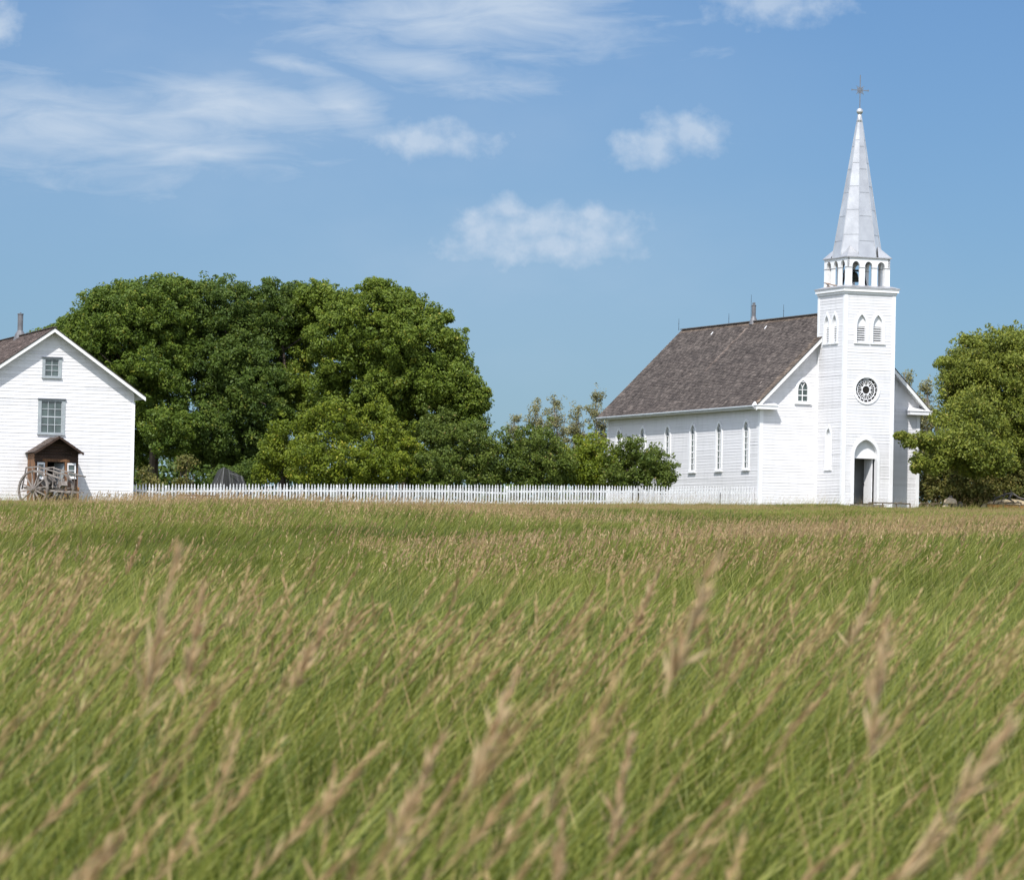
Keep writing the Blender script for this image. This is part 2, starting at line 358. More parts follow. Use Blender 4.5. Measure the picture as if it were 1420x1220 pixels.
# roof edge + spire
CU, CV = (BU0 + BU1) / 2, (BV0 + BV1) / 2
mb = MB(); mb.box(BU0 - .07, BU1 + .07, BV0 - .07, BV1 + .07, BZ1 + .002, BZ1 + .05)
spire_base = mb.build('spire_eave', M['flash'], church)
SR, SZ0, SZ1 = 1.29, BZ1 + .055, 20.36
def octp(R, z, j=0): return [(CU + R * math.cos(R_(22.5 + 45 * i)), CV + R * math.sin(R_(22.5 + 45 * i)), z) for i in range(8)]
mb = MB(); rows = [0, .16, .335, .50, .665, .825, 1.0]
def Rz(z): return SR + (.085 - SR) * (z - SZ0) / (SZ1 - SZ0)
for i in range(8):
    off = -.045 if i % 2 else .0
    zs = [SZ0] + [SZ0 + (t + off) * (SZ1 - SZ0) for t in rows[1:-1]] + [SZ1]
    for a, b in zip(zs[:-1], zs[1:]):
        p = octp(Rz(a) + .012, a); q = octp(Rz(b), b); tn = random.uniform(.93, 1.05)
        mid0 = [(p[i][c] + p[(i + 1) % 8][c]) / 2 for c in range(3)]; mid1 = [(q[i][c] + q[(i + 1) % 8][c]) / 2 for c in range(3)]
        mb.quad(p[i], p[(i + 1) % 8], q[(i + 1) % 8], q[i], tn)
        pp = octp(Rz(a) - .01, a)
        mb.quad(pp[i], pp[(i + 1) % 8], p[(i + 1) % 8], p[i], .35)
        if a > SZ0 + .1: p2 = octp(Rz(a) + .016, a - .009); p3 = octp(Rz(a) + .014, a + .009); mb.quad(p2[i], p2[(i + 1) % 8], p3[(i + 1) % 8], p3[i], .7)
spire = mb.build('spire', M['metal'], church)
mb = MB()
for i in range(8):
    p = octp(SR + .012, SZ0)[i]; q = octp(.09, SZ1)[i]; mb.bar(p, q, .035, .03, tone=1.1, w2=.02, h2=.02)
mb.build('spire_ridges', M['metal'], spire)
for sx, sy in ((-1, -1), (1, -1), (1, 1), (-1, 1)):
    hx = (BU1 - BU0) / 2 + .06; hy = (BV1 - BV0) / 2 + .06
    mb = MB(); c = (CU + sx * hx, CV + sy * hy, SZ0); t = .52
    a = (CU + sx * t, c[1], SZ0); b = (c[0], CV + sy * t, SZ0)
    ap = (CU + sx * .78, CV + sy * .78, SZ0 + .62)
    mb.add([c, a, ap, b], [(0, 1, 2), (0, 2, 3)])
    mb.build('corner_broach', M['metal'], spire)
mb = MB(); mb.lathe((CU, CV, SZ1 - .35), [(.15, 0), (.125, .12), (.11, .36), (.07, .40)], 12); mb.sphere((CU, CV, SZ1 + .20), .17, 14)
mb.build('finial_ball', M['metal'], spire, smooth=True)
# cross
cross = MB(); zc = 21.66; cx = CU
cross.bar((cx, CV, SZ1 + .3), (cx, CV, 22.45), .035); cross.bar((cx - .47, CV, zc), (cx + .47, CV, zc), .04, .035)
for s in (-1, 1):
    cross.bar((cx + s * .47, CV, zc - .05), (cx + s * .47, CV, zc + .05), .035)
    cross.bar((cx - .22, CV, zc - .22 * s), (cx + .22, CV, zc + .22 * s), .022)
    for q in (-1, 1):
        pts = [(cx + s * (.10 + .07 * math.cos(t)), CV, zc + q * (.10 + .07 * math.sin(t))) for t in np.linspace(0, 2 * math.pi, 9)]
        cross.tube(pts, [.012] * 9, 5)
pts = [(cx + .13 * math.cos(t), CV, zc + .13 * math.sin(t)) for t in np.linspace(0, 2 * math.pi, 17)]
cross.tube(pts, [.016] * 17, 6); cross.bar((cx, CV, 22.1), (cx, CV, 22.45), .02)
cross.build('cross', M['ironlight'], church)
# louvres
def louvre(W, c, nm='louver_window'):
    w, z0, h, rise = .54, 8.50, .86, .55
    out = gothic(w + .24, h + .06, rise + .17); inn = gothic(w, h + .06, rise)
    fr = MB(); ring_plate(fr, W, c, z0 - .06, out, inn, .045, -.01, n_in=-.17)
    wbox(fr, W, c - w / 2 - .16, c + w / 2 + .16, -.01, .075, z0 - .11, z0 - .045)
    f = fr.build(nm, M['trim'], church)
    sl = MB(); wbox(sl, W, c - w / 2 - .02, c + w / 2 + .02, -.20, -.15, z0 - .1, z0 + 1.5, .6)
    top = z0 + .80
    wbox(sl, W, c - w / 2, c + w / 2, -.149, -.10, top, z0 + 1.5)
    sl.build('louver_panel', M['trim'], f)
    dk = MB(); s2 = MB()
    wbox(dk, W, c - w / 2 + .03, c + w / 2 - .03, -.149, -.145, z0 + .04, top - .001); dk.build('louver_gap', M['darkgap'], f)
    for i in range(7):
        z = z0 + .005 + i * .118
        A = [W(c - w / 2, -.145, z + .065), W(c + w / 2, -.145, z + .065), W(c + w / 2, -.09, z + .03), W(c - w / 2, -.09, z + .03)]
        B = [p + Vector((0, 0, .022)) for p in A]
        wbox(s2, W, c - w / 2, c + w / 2, -.10, -.085, z, z + .052)
    s2.build('slats', M['trim'], f)
for c in FLC: louvre(Wtf, c)
for c in SLC: louvre(Wtl, c)
# rose window
RC, RCZ = 1.32, 6.03
def circ(r, n=48): return [(r * math.cos(2 * math.pi * i / n), r * math.sin(2 * math.pi * i / n)) for i in range(n)]
rm = MB(); ring_plate(rm, Wtf, RC, RCZ, circ(.75), circ(.635), .05, -.005, closed=True, n_in=-.10)
rose = rm.build('rose_window', M['trim'], church)
g = MB(); fill(g, Wtf, RC, RCZ, circ(.66), -.10); g.build('pane', M['dark'], rose)
tr = MB()
ring_plate(tr, Wtf, RC, RCZ, circ(.515), circ(.485), -.05, -.098, closed=True)
ring_plate(tr, Wtf, RC, RCZ, circ(.25), circ(.205), -.05, -.098, closed=True)
for i in range(16):
    t = 2 * math.pi * (i + .5) / 16; pbar(tr, Wtf, RC, RCZ, [(.5 * math.cos(t), .5 * math.sin(t)), (.645 * math.cos(t), .645 * math.sin(t))], .022, -.098, -.052)
for i in range(8):
    t = 2 * math.pi * i / 8
    for s in (-1, 1):
        a = t + s * R_(9.5); b = t + s * R_(5); pbar(tr, Wtf, RC, RCZ, [(.25 * math.cos(a + s * .12), .25 * math.sin(a + s * .12)), (.49 * math.cos(b), .49 * math.sin(b))], .022, -.098, -.054)
    m_ = t + math.pi / 8
    for q in (0,):
        pbar(tr, Wtf, RC, RCZ, [(.25 * math.cos(m_), .25 * math.sin(m_)), (.49 * math.cos(m_), .49 * math.sin(m_))], .022, -.098, -.055)
    tr.add([Wtf(RC + r * math.cos(m_ + e), -.056, RCZ + r * math.sin(m_ + e)) for r, e in ((.24, -.20), (.24, .20), (.30, .10), (.30, -.10))], [(0, 1, 2, 3)])
tr.build('tracery', M['trim'], rose)
# blind lancet on the tower side
fr = MB(); out = gothic(.56 + .2, 1.65, .62); inn = gothic(.56, 1.65, .46); ring_plate(fr, Wtl, 1.64, 1.95, out, inn, .035, -.01, n_in=-.08)
wbox(fr, Wtl, 1.64 - .44, 1.64 + .44, -.01, .07, 1.87, 1.95)
bl = fr.build('blind_lancet', M['trim'], church); g = MB(); wbox(g, Wtl, 1.34, 1.94, -.12, -.075, 1.9, 4.1); g.build('panel', M['trim'], bl)
# portal
out = gothic(DW + .28, 2.85, 1.06); inn = gothic(DW, 2.85, .82)
fr = MB(); ring_plate(fr, Wtf, DC, -.2, out, inn, .05, -.01, n_in=-.32)
portal = fr.build('portal', M['trim'], church)
g = MB(); wbox(g, Wtf, DC - DW / 2 - .02, DC + DW / 2 + .02, -.30, -.24, 2.52, 3.60); g.build('tympanum', M['trim'], portal)
g = MB(); wbox(g, Wtf, DC - DW / 2, DC + DW / 2, -.235, -.19, 2.50, 2.56); g.build('lintel', M['trim'], portal)
# vestibule interior
g = MB(); g.box(.12, TW - .12, .3, 2.9, .18, .2); g.build('vestibule_floor', M['brownwood'], portal)
g = MB(); wbox(g, Wtf, .1, TW - .1, -1.9, -1.85, .2, 3.2); g.quad((.12, .33, .2), (.12, 1.9, .2), (.12, 1.9, 3.2), (.12, .33, 3.2)); g.quad((TW - .12, .33, .2), (TW - .12, 1.9, .2), (TW - .12, 1.9, 3.2), (TW - .12, .33, 3.2)); g.quad((.1, .3, 3.2), (TW - .1, .3, 3.2), (TW - .1, 1.9, 3.2), (.1, 1.9, 3.2))
g.quad((.1, .335, .2), (DC - DW / 2, .335, .2), (DC - DW / 2, .335, 3.2), (.1, .335, 3.2)); g.quad((DC + DW / 2, .335, .2), (TW - .1, .335, .2), (TW - .1, .335, 3.2), (DC + DW / 2, .335, 3.2))
g.build('vestibule_wall', M['greydoor'], portal)
g = MB()   # right leaf swung inward, standing off the jamb
p0 = (DC + DW / 2 - .10, .36, .2); p1 = (DC + DW / 2 - .20, 1.05, .2)
g.bar((p0[0], p0[1], 1.35), (p1[0], p1[1], 1.35), .05, 2.3)
leaf = g.build('door', M['trim'], church)
g = MB(); g.sphere((p1[0] - .07, p1[1] - .06, 1.22), .05); g.build('handle', M['iron'], leaf)
g = MB(); p0 = (DC - .0, 1.6, .2); g.bar((p0[0] - .62, p0[1], 1.3), (p0[0] + .05, p0[1] - .08, 1.3), .05, 2.2); dl = g.build('door', M['greydoor'], church)
dl['label'] = 'grey inner door in the shade of the porch'
g = MB(); g.box(DC - .02, DC + .05, 1.42, 1.50, 1.1, 1.35); g.build('handle', M['trim'], dl)
g = MB(); g.box(DC - .85, DC + .85, -.55, -.04, -.3, .13); g.build('doorstep', M['greywood'], church)

# nave walls
mb = MB(); WT = 5.06
hl = [(v - .30, v + .30, 1.9, 4.3) for v in (4.80, 8.22, 11.62, 14.96, 18.37, 21.66)]
clapboard(mb, Wnl, k(NF), k(NB), -.3, WT + .15, holes=hl, seed=5)
gl = lambda z: max(NL, UC - (RZ - .12 - z)); gr = lambda z: min(NR, UC + (RZ - .12 - z))
clapboard(mb, Wnf, gl, gr, -.3, RZ - .2, holes=[(-.82 - .28, -.82 + .28, 5.45, 6.45), (3.58 - .28, 3.58 + .28, 5.45, 6.45)], seed=6)
clapboard(mb, Wnr, k(NF), k(NB), -.3, WT + .15, seed=7)
clapboard(mb, Wnb, gl, gr, -.3, RZ - .2, seed=8)
nave = mb.build('nave_wall', M['siding'], church)
for cx_, cy_, sx_, sy_ in ((NL, NF, 1, 1), (NR, NF, -1, 1), (NL, NB, 1, -1), (NR, NB, -1, -1)):
    mb = MB(); o = .03; q = [(-o, -o), (.17, -o), (.17, .02), (.02, .02), (.02, .17), (-o, .17)]; pts = [(cx_ + sx_ * a, cy_ + sy_ * b) for a, b in q]
    mb.add([(*p, -.3) for p in pts] + [(*p, WT - .02) for p in pts], [(i, (i + 1) % 6, 6 + (i + 1) % 6, 6 + i) for i in range(6)] + [(6, 7, 8, 9, 10, 11)])
    mb.build('corner_board', M['trim'], nave)
# nave roof
OH = .46; VF = NF - .50; VB = NB + .45; HW = (NR - NL) / 2 + OH; SL = HW * math.sqrt(2)
def roof_side(sgn):
    def W3(l, s, h):
        c = s / math.sqrt(2); u = HW - c; n = h / math.sqrt(2)
        return (UC + sgn * (u + n), VF + l, RZ - HW + c + n)
    return W3
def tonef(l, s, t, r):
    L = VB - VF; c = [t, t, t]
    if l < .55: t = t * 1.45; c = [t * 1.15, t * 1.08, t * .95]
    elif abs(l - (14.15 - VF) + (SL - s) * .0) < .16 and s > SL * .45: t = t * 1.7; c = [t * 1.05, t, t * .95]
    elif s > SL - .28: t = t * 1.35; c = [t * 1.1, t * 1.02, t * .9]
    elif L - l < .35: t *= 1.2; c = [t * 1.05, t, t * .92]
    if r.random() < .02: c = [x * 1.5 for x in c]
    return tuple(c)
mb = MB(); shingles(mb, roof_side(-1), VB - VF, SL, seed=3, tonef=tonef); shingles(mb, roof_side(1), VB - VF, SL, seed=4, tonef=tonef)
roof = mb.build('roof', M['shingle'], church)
mb = MB(); mb.bar((UC, TD + .02, RZ + .03), (UC, VB, RZ + .03), .26, .035, tone=.6); mb.bar((UC, TD + .03, RZ + .055), (UC, VB, RZ + .055), .10, .03, tone=.7); mb.build('ridge_cap', M['greywood'], roof)
# soffits, fascia, rakes
for s in (-1, 1):
    mb = MB(); ex = UC + s * HW; wx = UC + s * (HW - OH)
    zb = RZ - HW - .05
    mb.box(min(ex, ex - s * .03), max(ex, ex - s * .03), VF + .05, VB - .04, zb - .12, zb + .02)
    mb.box(min(ex - s * .031, wx), max(ex - s * .031, wx), VF + .05, VB - .04, zb - .115, zb - .09)
    mb.build('eave_soffit', M['trim'], roof)
for s in (-1, 1):
    for vv in (VF, VB - .045):
        mb = MB()
        a0 = (UC + s * HW, RZ - HW); a1 = (UC, RZ)
        v = []
        for yy in (vv, vv + .045):
            v += [(a0[0], yy, a0[1] - .035), (a1[0], yy, a1[1] - .035), (a1[0], yy, a1[1] - .27), (a0[0] - s * .0, yy, a0[1] - .27)]
        mb.add(v, [(0, 1, 2, 3), (4, 5, 6, 7), (0, 1, 5, 4), (1, 2, 6, 5), (2, 3, 7, 6), (3, 0, 4, 7)])
        # sloping soffit board under the rake
        y0, y1 = (vv + .045, NF) if vv < 10 else (NB, vv)
        mb.quad((a0[0], y0, a0[1] - .15), (a1[0], y0, a1[1] - .15), (a1[0], y1, a1[1] - .15), (a0[0], y1, a0[1] - .15))
        mb.build('rake_board', M['rake'], roof)
# dark drip edge over the rakes
for s in (-1, 1):
    mb = MB(); mb.bar((UC + s * (HW + .01), VF + .0, RZ - HW - .012), (UC + s * .02, VF + .0, RZ - .012), .05, .03, tone=.35)
    mb.build('drip_edge', M['greywood'], roof)
# eave returns
for s in (-1, 1):
    mb = MB(); e = UC + s * (HW + .0); i = e - s * 1.25; x0, x1 = min(e, i), max(e, i); zb = RZ - HW - .17
    mb.box(x0, x1, VF + .001, NF + .0, zb - .02, zb + .16); mb.box(x0 - .03, x1 + .03, VF - .04, NF + .0, zb + .161, zb + .20)
    zt = zb + .201
    mb.add([(x0 - .02, VF - .03, zt), (x1 + .02, VF - .03, zt), (x1 + .02, NF, zt), (x0 - .02, NF, zt), (x0 + .1, NF, zt + .17), (x1 - .1, NF, zt + .17)],
           [(0, 1, 5, 4), (1, 2, 5), (3, 0, 4)])
    mb.build('eave_return', M['trim'], church)
# gutters
mb = MB()
gx = UC - HW - .06; gz = RZ - HW - .07
prof = [(.055, .05), (-.05, .05), (-.06, .0), (-.03, -.06), (.055, -.07)]
for (p, q) in zip(prof[:-1], prof[1:]): mb.quad((gx + p[0], VF + .25, gz + p[1] + .02), (gx + p[0], VB - .1, gz + p[1] - .01), (gx + q[0], VB - .1, gz + q[1] - .01), (gx + q[0], VF + .25, gz + q[1] + .02))
mb.add([(gx + p[0], VF + .25, gz + p[1] + .02) for p in prof], [(0, 1, 2, 3, 4)]); mb.add([(gx + p[0], VB - .1, gz + p[1] - .01) for p in prof], [(0, 1, 2, 3, 4)])
mb.bar((gx, VB - .2, gz - .05), (NL - .1, VB - .35, gz - .4), .07)
mb.build('gutter', M['gutter'], church)
# nave side windows
def lancet(W, c, z0, w, h, rise, rows, name='lancet_window', par=church, cw_=.15, two=True, bottom=.0):
    out = gothic(w + 2 * cw_, h + .05, rise + cw_ * .9); inn = gothic(w, h + .05, rise)
    fr = MB(); ring_plate(fr, W, c, z0 - .05, out, inn, .05, -.005, n_in=-.06)
    wbox(fr, W, c - w / 2 - cw_ - .04, c + w / 2 + cw_ + .04, -.005, .11, z0 - .13, z0 - .05)
    wbox(fr, W, c - w / 2 - cw_, c + w / 2 + cw_, -.005, .048, z0 - .051, z0 + .03)
    f = fr.build(name, M['trim'], par)
    g = MB(); fill(g, W, c, z0 - .03, gothic(w + .04, h + .03, rise + .02), -.055); g.build('pane', M['glass'], f)
    tr = MB(); H = h
    for i in range(1, rows):
        z = .03 + (H - .03) * i / (rows - 1); ww = .055 if i == rows // 2 else .03
        pbar(tr, W, c, z0, [(-w / 2, z), (w / 2, z)], ww, -.054, -.025)
    pbar(tr, W, c, z0, [(0, 0), (0, H + (.0 if two else rise))], .04, -.054, -.022)
    if two:
        for s in (-1, 1):
            pts = [(s * (w / 2) * (1 - math.cos(t * .5 * math.pi)) * .98, H + rise * .78 * math.sin(t * .5 * math.pi)) for t in np.linspace(0, .62, 5)]
            pbar(tr, W, c, z0, pts, .035, -.054, -.021)
    tr.build('mullions', M['trim'], f)
    return f
for v in (4.80, 8.22, 11.62, 14.96, 18.37, 21.66):
    f = lancet(Wnl, v, 1.95, .58, 1.95, .50, 7)
    g = MB()   # lace curtain patches close behind the glass line
    lancet  # noqa
for c in (-.82, 3.58): lancet(Wnf, c, 5.45, .56, .62, .50, 3)
# chimney pipe and rods on the ridge
mb = MB(); cv = 14.15
mb.lathe((UC, cv, RZ - .15), [(.26, 0), (.19, .25), (.115, .45), (.115, 1.0), (.13, 1.02), (.13, 1.06), (.10, 1.07)], 14)
mb.bar((UC - .16, cv, RZ - .2), (UC - .48, cv, RZ - .55), .25, .04); mb.bar((UC, cv, RZ + .9), (UC, cv, RZ + 1.05), .34, .02)
mb.build('chimney', M['pipe'], roof)
for v, h in ((24.2, .68), (17.4, .62), (14.5, 1.5), (10.34, .75)):
    mb = MB(); mb.bar((UC, v, RZ), (UC, v, RZ + h), .022, .022, w2=.012, h2=.012); mb.sphere((UC, v, RZ + h * .55), .022, 6); mb.build('lightning_rod', M['iron'], roof)
for v in (18.6, 11.6): MB().bar((UC - .40, v, RZ - .36), (UC - .56, v - .08, RZ - .52), .05, .02).build('roof_bracket', M['trim'], roof)
# bell
bw = Matrix.Translation(Vector(CH)) @ Matrix.Rotation(CAZ, 4, 'Z') @ Vector((1.25, 1.55, TH + .36))
bell = empty('church_bell', bw, CAZ, 'dark bronze bell hanging between the belfry columns of the steeple', 'bell')
mb = MB(); mb.lathe((0, 0, .28), [(.02, .52), (.12, .50), (.19, .40), (.22, .25), (.27, .10), (.34, .0), (.31, .0)], 18); mb.build('bell_body', M['bronze'], bell, smooth=True)
mb = MB(); mb.bar((-.55, 0, .86), (.55, 0, .86), .12, .10)
for s in (-1, 1): mb.bar((s * .55, -.3, 0), (s * .5, 0, .9), .09); mb.bar((s * .55, .3, 0), (s * .5, 0, .9), .09)
mb.build('bell_frame', M['iron'], bell)
mb = MB(); mb.tube([(-.42, .48 * math.cos(t), .84 + .48 * math.sin(t)) for t in np.linspace(0, 2 * math.pi, 21)], [.025] * 21, 6)
for t in np.linspace(0, math.pi, 4)[:-1]: mb.bar((-.42, -.48 * math.cos(t), .84 - .48 * math.sin(t)), (-.42, .48 * math.cos(t), .84 + .48 * math.sin(t)), .03)
mb.build('bell_wheel', M['iron'], bell)

# ------------------------------------------------------------------ FARMHOUSE
HO = at(183, 697, 213); HAZ = R_(17.2)
house = empty('farmhouse', HO, HAZ, 'white clapboard two storey house with brown porch at the left edge', 'house')
HWD = 7.80; HD = 14.0; HT = 4.66; HU = -HWD / 2 - .0; HRZ = 7.92; HSL = .70
Wf = WF((-HWD, 0, 0), (1, 0, 0), (0, -1, 0)); Wr = WF((0, 0, 0), (0, 1, 0), (1, 0, 0)); Wl = WF((-HWD, 0, 0), (0, 1, 0), (-1, 0, 0)); Wb = WF((-HWD, HD, 0), (1, 0, 0), (0, 1, 0))
mb = MB()
hg0 = lambda z: max(0, HWD / 2 - (HRZ - .12 - z) / HSL); hg1 = lambda z: min(HWD, HWD / 2 + (HRZ - .12 - z) / HSL)
clapboard(mb, Wf, hg0, hg1, -.4, HRZ - .2, step=.158, lap=.0145, seed=11,
          holes=[(-4.22 + HWD, -3.58 + HWD, 5.72, 6.5), (-4.36 + HWD, -3.38 + HWD, 3.12, 4.6)])
clapboard(mb, Wr, k(0), k(HD), -.4, HT + .1, step=.158, seed=12); clapboard(mb, Wl, k(0), k(HD), -.4, HT + .1, step=.158, seed=13); clapboard(mb, Wb, hg0, hg1, -.4, HRZ - .2, step=.158, seed=14)
hw = mb.build('wall', M['siding'], house)
MB().box(-.10, .035, -.035, .12, -.4, HT - .04).build('corner_board', M['trim'], hw); MB().box(-HWD - .035, -HWD + .1, -.035, .12, -.4, HT - .04).build('corner_board', M['trim'], hw)
hOH = .42; hHW = HWD / 2 + hOH; cs = math.sqrt(1 + HSL ** 2); hS = hHW * cs; hVF = -.50; hVB = HD + .4
def hroof(sgn):
    def W3(l, s, h):
        c = s / cs; u = hHW - c
        return (HU + sgn * (u + h * HSL / cs), hVF + l, HRZ - HSL * hHW + c * HSL + h / cs)
    return W3
def tf2(l, s, t, r):
    if s > hS - .25: t *= 1.2
    c = (t * 1.05, t, t)
    if abs(l - (7.75 - hVF)) < .15: t *= 1.9; c = (t, t, t)
    return c
mb = MB(); shingles(mb, hroof(-1), hVB - hVF, hS, seed=21, tonef=tf2); shingles(mb, hroof(1), hVB - hVF, hS, seed=22, tonef=tf2)
hr = mb.build('roof', M['shingle2'], house)
mb = MB(); mb.bar((HU, hVF, HRZ + .03), (HU, hVB, HRZ + .03), .22, .03, tone=.6); mb.build('ridge_cap', M['greywood'], hr)
for s in (-1, 1):
    mb = MB(); dr = MB(); a0 = (HU + s * (hHW + .01), HRZ - HSL * (hHW + .01)); a1 = (HU, HRZ)
    v = []
    for yy in (hVF, hVF + .04): v += [(a0[0], yy, a0[1] - .03), (a1[0], yy, a1[1] - .03), (a1[0], yy, a1[1] - .20), (a0[0], yy, a0[1] - .20)]
    mb.add(v, [(0, 1, 2, 3), (4, 5, 6, 7), (0, 1, 5, 4), (1, 2, 6, 5), (2, 3, 7, 6), (3, 0, 4, 7)])
    mb.quad((a0[0], hVF + .04, a0[1] - .10), (a1[0], hVF + .04, a1[1] - .10), (a1[0], 0, a1[1] - .10), (a0[0], 0, a0[1] - .10))
    mb.quad((a0[0], -.01, a0[1] - .11), (HU + s * (HWD / 2), -.01, HRZ - HSL * HWD / 2 - .11), (HU + s * (HWD / 2), hVB, HRZ - HSL * HWD / 2 - .11), (a0[0], hVB, a0[1] - .11))
    dr.bar((a0[0], hVF - .0, a0[1] - .008), (a1[0], hVF - .0, a1[1] - .008), .05, .026, tone=.35)
    mb.build('rake_board', M['rake'], hr); dr.build('drip_edge', M['greywood'], hr)
mb = MB(); mb.lathe((HU, 7.75, HRZ - .2), [(.32, 0), (.24, .30), (.13, .48), (.13, 1.22), (.15, 1.24), (.15, 1.28)], 14); mb.bar((HU, 7.75, HRZ + 1.1), (HU, 7.75, HRZ + 1.13), .3, .02); mb.build('chimney', M['pipe'], hr)
def sash(W, u0, u1, z0, z1, cols, rws, fw=.13, par=house, mfr='greyframe', head=True, name='window', proud=.05):
    fr = MB()
    wbox(fr, W, u0, u0 + fw, -.01, proud, z0, z1); wbox(fr, W, u1 - fw, u1, -.01, proud, z0, z1)
    wbox(fr, W, u0 + fw, u1 - fw, -.01, proud, z0, z0 + .07); wbox(fr, W, u0 + fw, u1 - fw, -.01, proud, z1 - .08, z1)
    wbox(fr, W, u0 - .02, u1 + .02, -.01, proud + .05, z0 - .05, z0 - .002)
    f = fr.build(name, M[mfr], par)
    if head: h = MB(); wbox(h, W, u0 - .03, u1 + .03, -.01, proud + .06, z1 + .002, z1 + .05); h.build('window_head', M['greyhead'], f)
    g = MB(); a0, a1, b0, b1 = u0 + fw, u1 - fw, z0 + .07, z1 - .08
    g.quad(W(a0, -.03, b0), W(a1, -.03, b0), W(a1, -.03, b1), W(a0, -.03, b1)); g.build('pane', M['glass'], f)
    t = MB()
    for i in range(1, cols): x = a0 + (a1 - a0) * i / cols; wbox(t, W, x - .012, x + .012, -.029, .0, b0, b1)
    for i in range(1, rws): z = b0 + (b1 - b0) * i / rws; ww = .025 if i * 2 == rws and rws > 3 else .012; wbox(t, W, a0, a1, -.028, .004, z - ww, z + ww)
    wbox(t, W, a0, a0 + .02, -.029, .005, b0, b1); wbox(t, W, a1 - .02, a1, -.029, .005, b0, b1)
    t.build('mullions', M['trim' if mfr != 'greyframe' else 'gutter'], f); return f
sash(Wf, -4.35 + HWD, -3.45 + HWD, 5.66, 6.55, 2, 3); sash(Wf, -4.50 + HWD, -3.24 + HWD, 3.06, 4.64, 3, 4, fw=.15)
# porch
PU0, PU1, PV = -4.93, -2.89, -1.55; PC = (PU0 + PU1) / 2
porch = MB(); porchr = MB()
PWl = WF((PU0, 0, 0), (0, -1, 0), (-1, 0, 0)); PWf = WF((PU0, PV, 0), (1, 0, 0), (0, -1, 0)); PWr = WF((PU1, 0, 0), (0, -1, 0), (1, 0, 0))
pw = PU1 - PU0
x = 0
while x < -PV - .01:
    x1 = min(x + .17, -PV); t = random.uniform(.75, 1.25); wbox(porch, PWl, x + .004, x1 - .004, -.03, random.uniform(0, .012), -.3, 2.12, t); wbox(porchr, PWr, x + .004, x1 - .004, -.03, .0, -.3, 2.12, t); x = x1
pr = porch.build('porch', M['orangewood'], house); porchr.build('side_wall', M['orangewood'], pr)
mb = MB()
def pgz(a): return 2.88 - .05 - abs(a - pw / 2) * .66
z = 1.72
while z < 2.8:
    zt = min(z + .14, 2.82); h0 = min(pw / 2, (2.84 - z) / .66); h1 = max(0.0, min(pw / 2, (2.84 - zt) / .66)); t = random.uniform(.8, 1.2)
    mb.add([PWf(pw / 2 - h0, .0, z + .005), PWf(pw / 2 + h0, .0, z + .005), PWf(pw / 2 + h1, -.006, zt), PWf(pw / 2 - h1, -.006, zt)], [(0, 1, 2, 3)], t); z = zt
wbox(mb, PWf, 0, .14, -.04, -.007, -.3, 1.72, .9); wbox(mb, PWf, pw - .10, pw, -.04, -.007, -.3, 1.72, .9)
wbox(mb, PWf, .14, .50, -.04, -.007, -.3, .95, .8); wbox(mb, PWf, pw - .52, pw - .10, -.04, -.007, -.3, 1.02, .8)
mb.build('porch_front', M['brownwood'], pr)
mb = MB()
for a, t in ((.50, 1.0), (1.42, 1.1)): wbox(mb, PWf, a, a + .11, -.04, .02, -.3, 1.75, t)
wbox(mb, PWf, .38, 1.66, -.035, .03, 1.751, 1.87, .9); mb.build('door_posts', M['orangewood'], pr)
sash(PWf, .15, .49, .98, 1.70, 1, 2, fw=.03, par=pr, mfr='trim', head=False, proud=.02); sash(PWf, pw - .50, pw - .11, 1.04, 1.70, 1, 2, fw=.035, par=pr, mfr='trim', head=False, proud=.02)
mb = MB(); mb.box(PU0 + .04, PU1 - .04, PV + .05, -.03, .10, .14); mb.build('porch_floor', M['greywood'], pr)
mb = MB(); mb.box(-4.15, -3.3, -.09, -.035, .15, 2.0); mb.build('porch_door', M['dark'], pr)
mb = MB(); mb.bar((-3.52, PV + .1, .95), (-3.85, PV + .75, .95), .04, 1.5); mb.build('screen_door', M['greyframe'], pr)
def proof(sgn):
    def W3(l, s, h):
        c = s / 1.198; u = 1.14 - c
        return (PC + sgn * (u + h * .5), -2.20 + l, 2.90 - .66 * 1.14 + c * .66 + h * .8)
    return W3
mb = MB(); shingles(mb, proof(-1), 2.20, 1.14 * 1.198, seed=31, course=.16); shingles(mb, proof(1), 2.20, 1.14 * 1.198, seed=32, course=.16)
prf = mb.build('porch_roof', M['shingle2'], pr)
mb = MB()
for s in (-1, 1): mb.bar((PC + s * 1.14, -2.18, 2.90 - .66 * 1.14 - .05), (PC, -2.18, 2.85), .03, .09)
mb.bar((PC, -2.0, 2.80), (PC, 0, 2.80), .05, .1); mb.build('porch_rake', M['brownwood'], prf)
mb = MB()
for s in (-1, 1): mb.quad((PC + s * 1.12, -2.15, 2.90 - .66 * 1.12 - .03), (PC, -2.15, 2.86), (PC, 0, 2.86), (PC + s * 1.12, 0, 2.90 - .66 * 1.12 - .03))
mb.build('porch_soffit', M['brownwood'], prf)

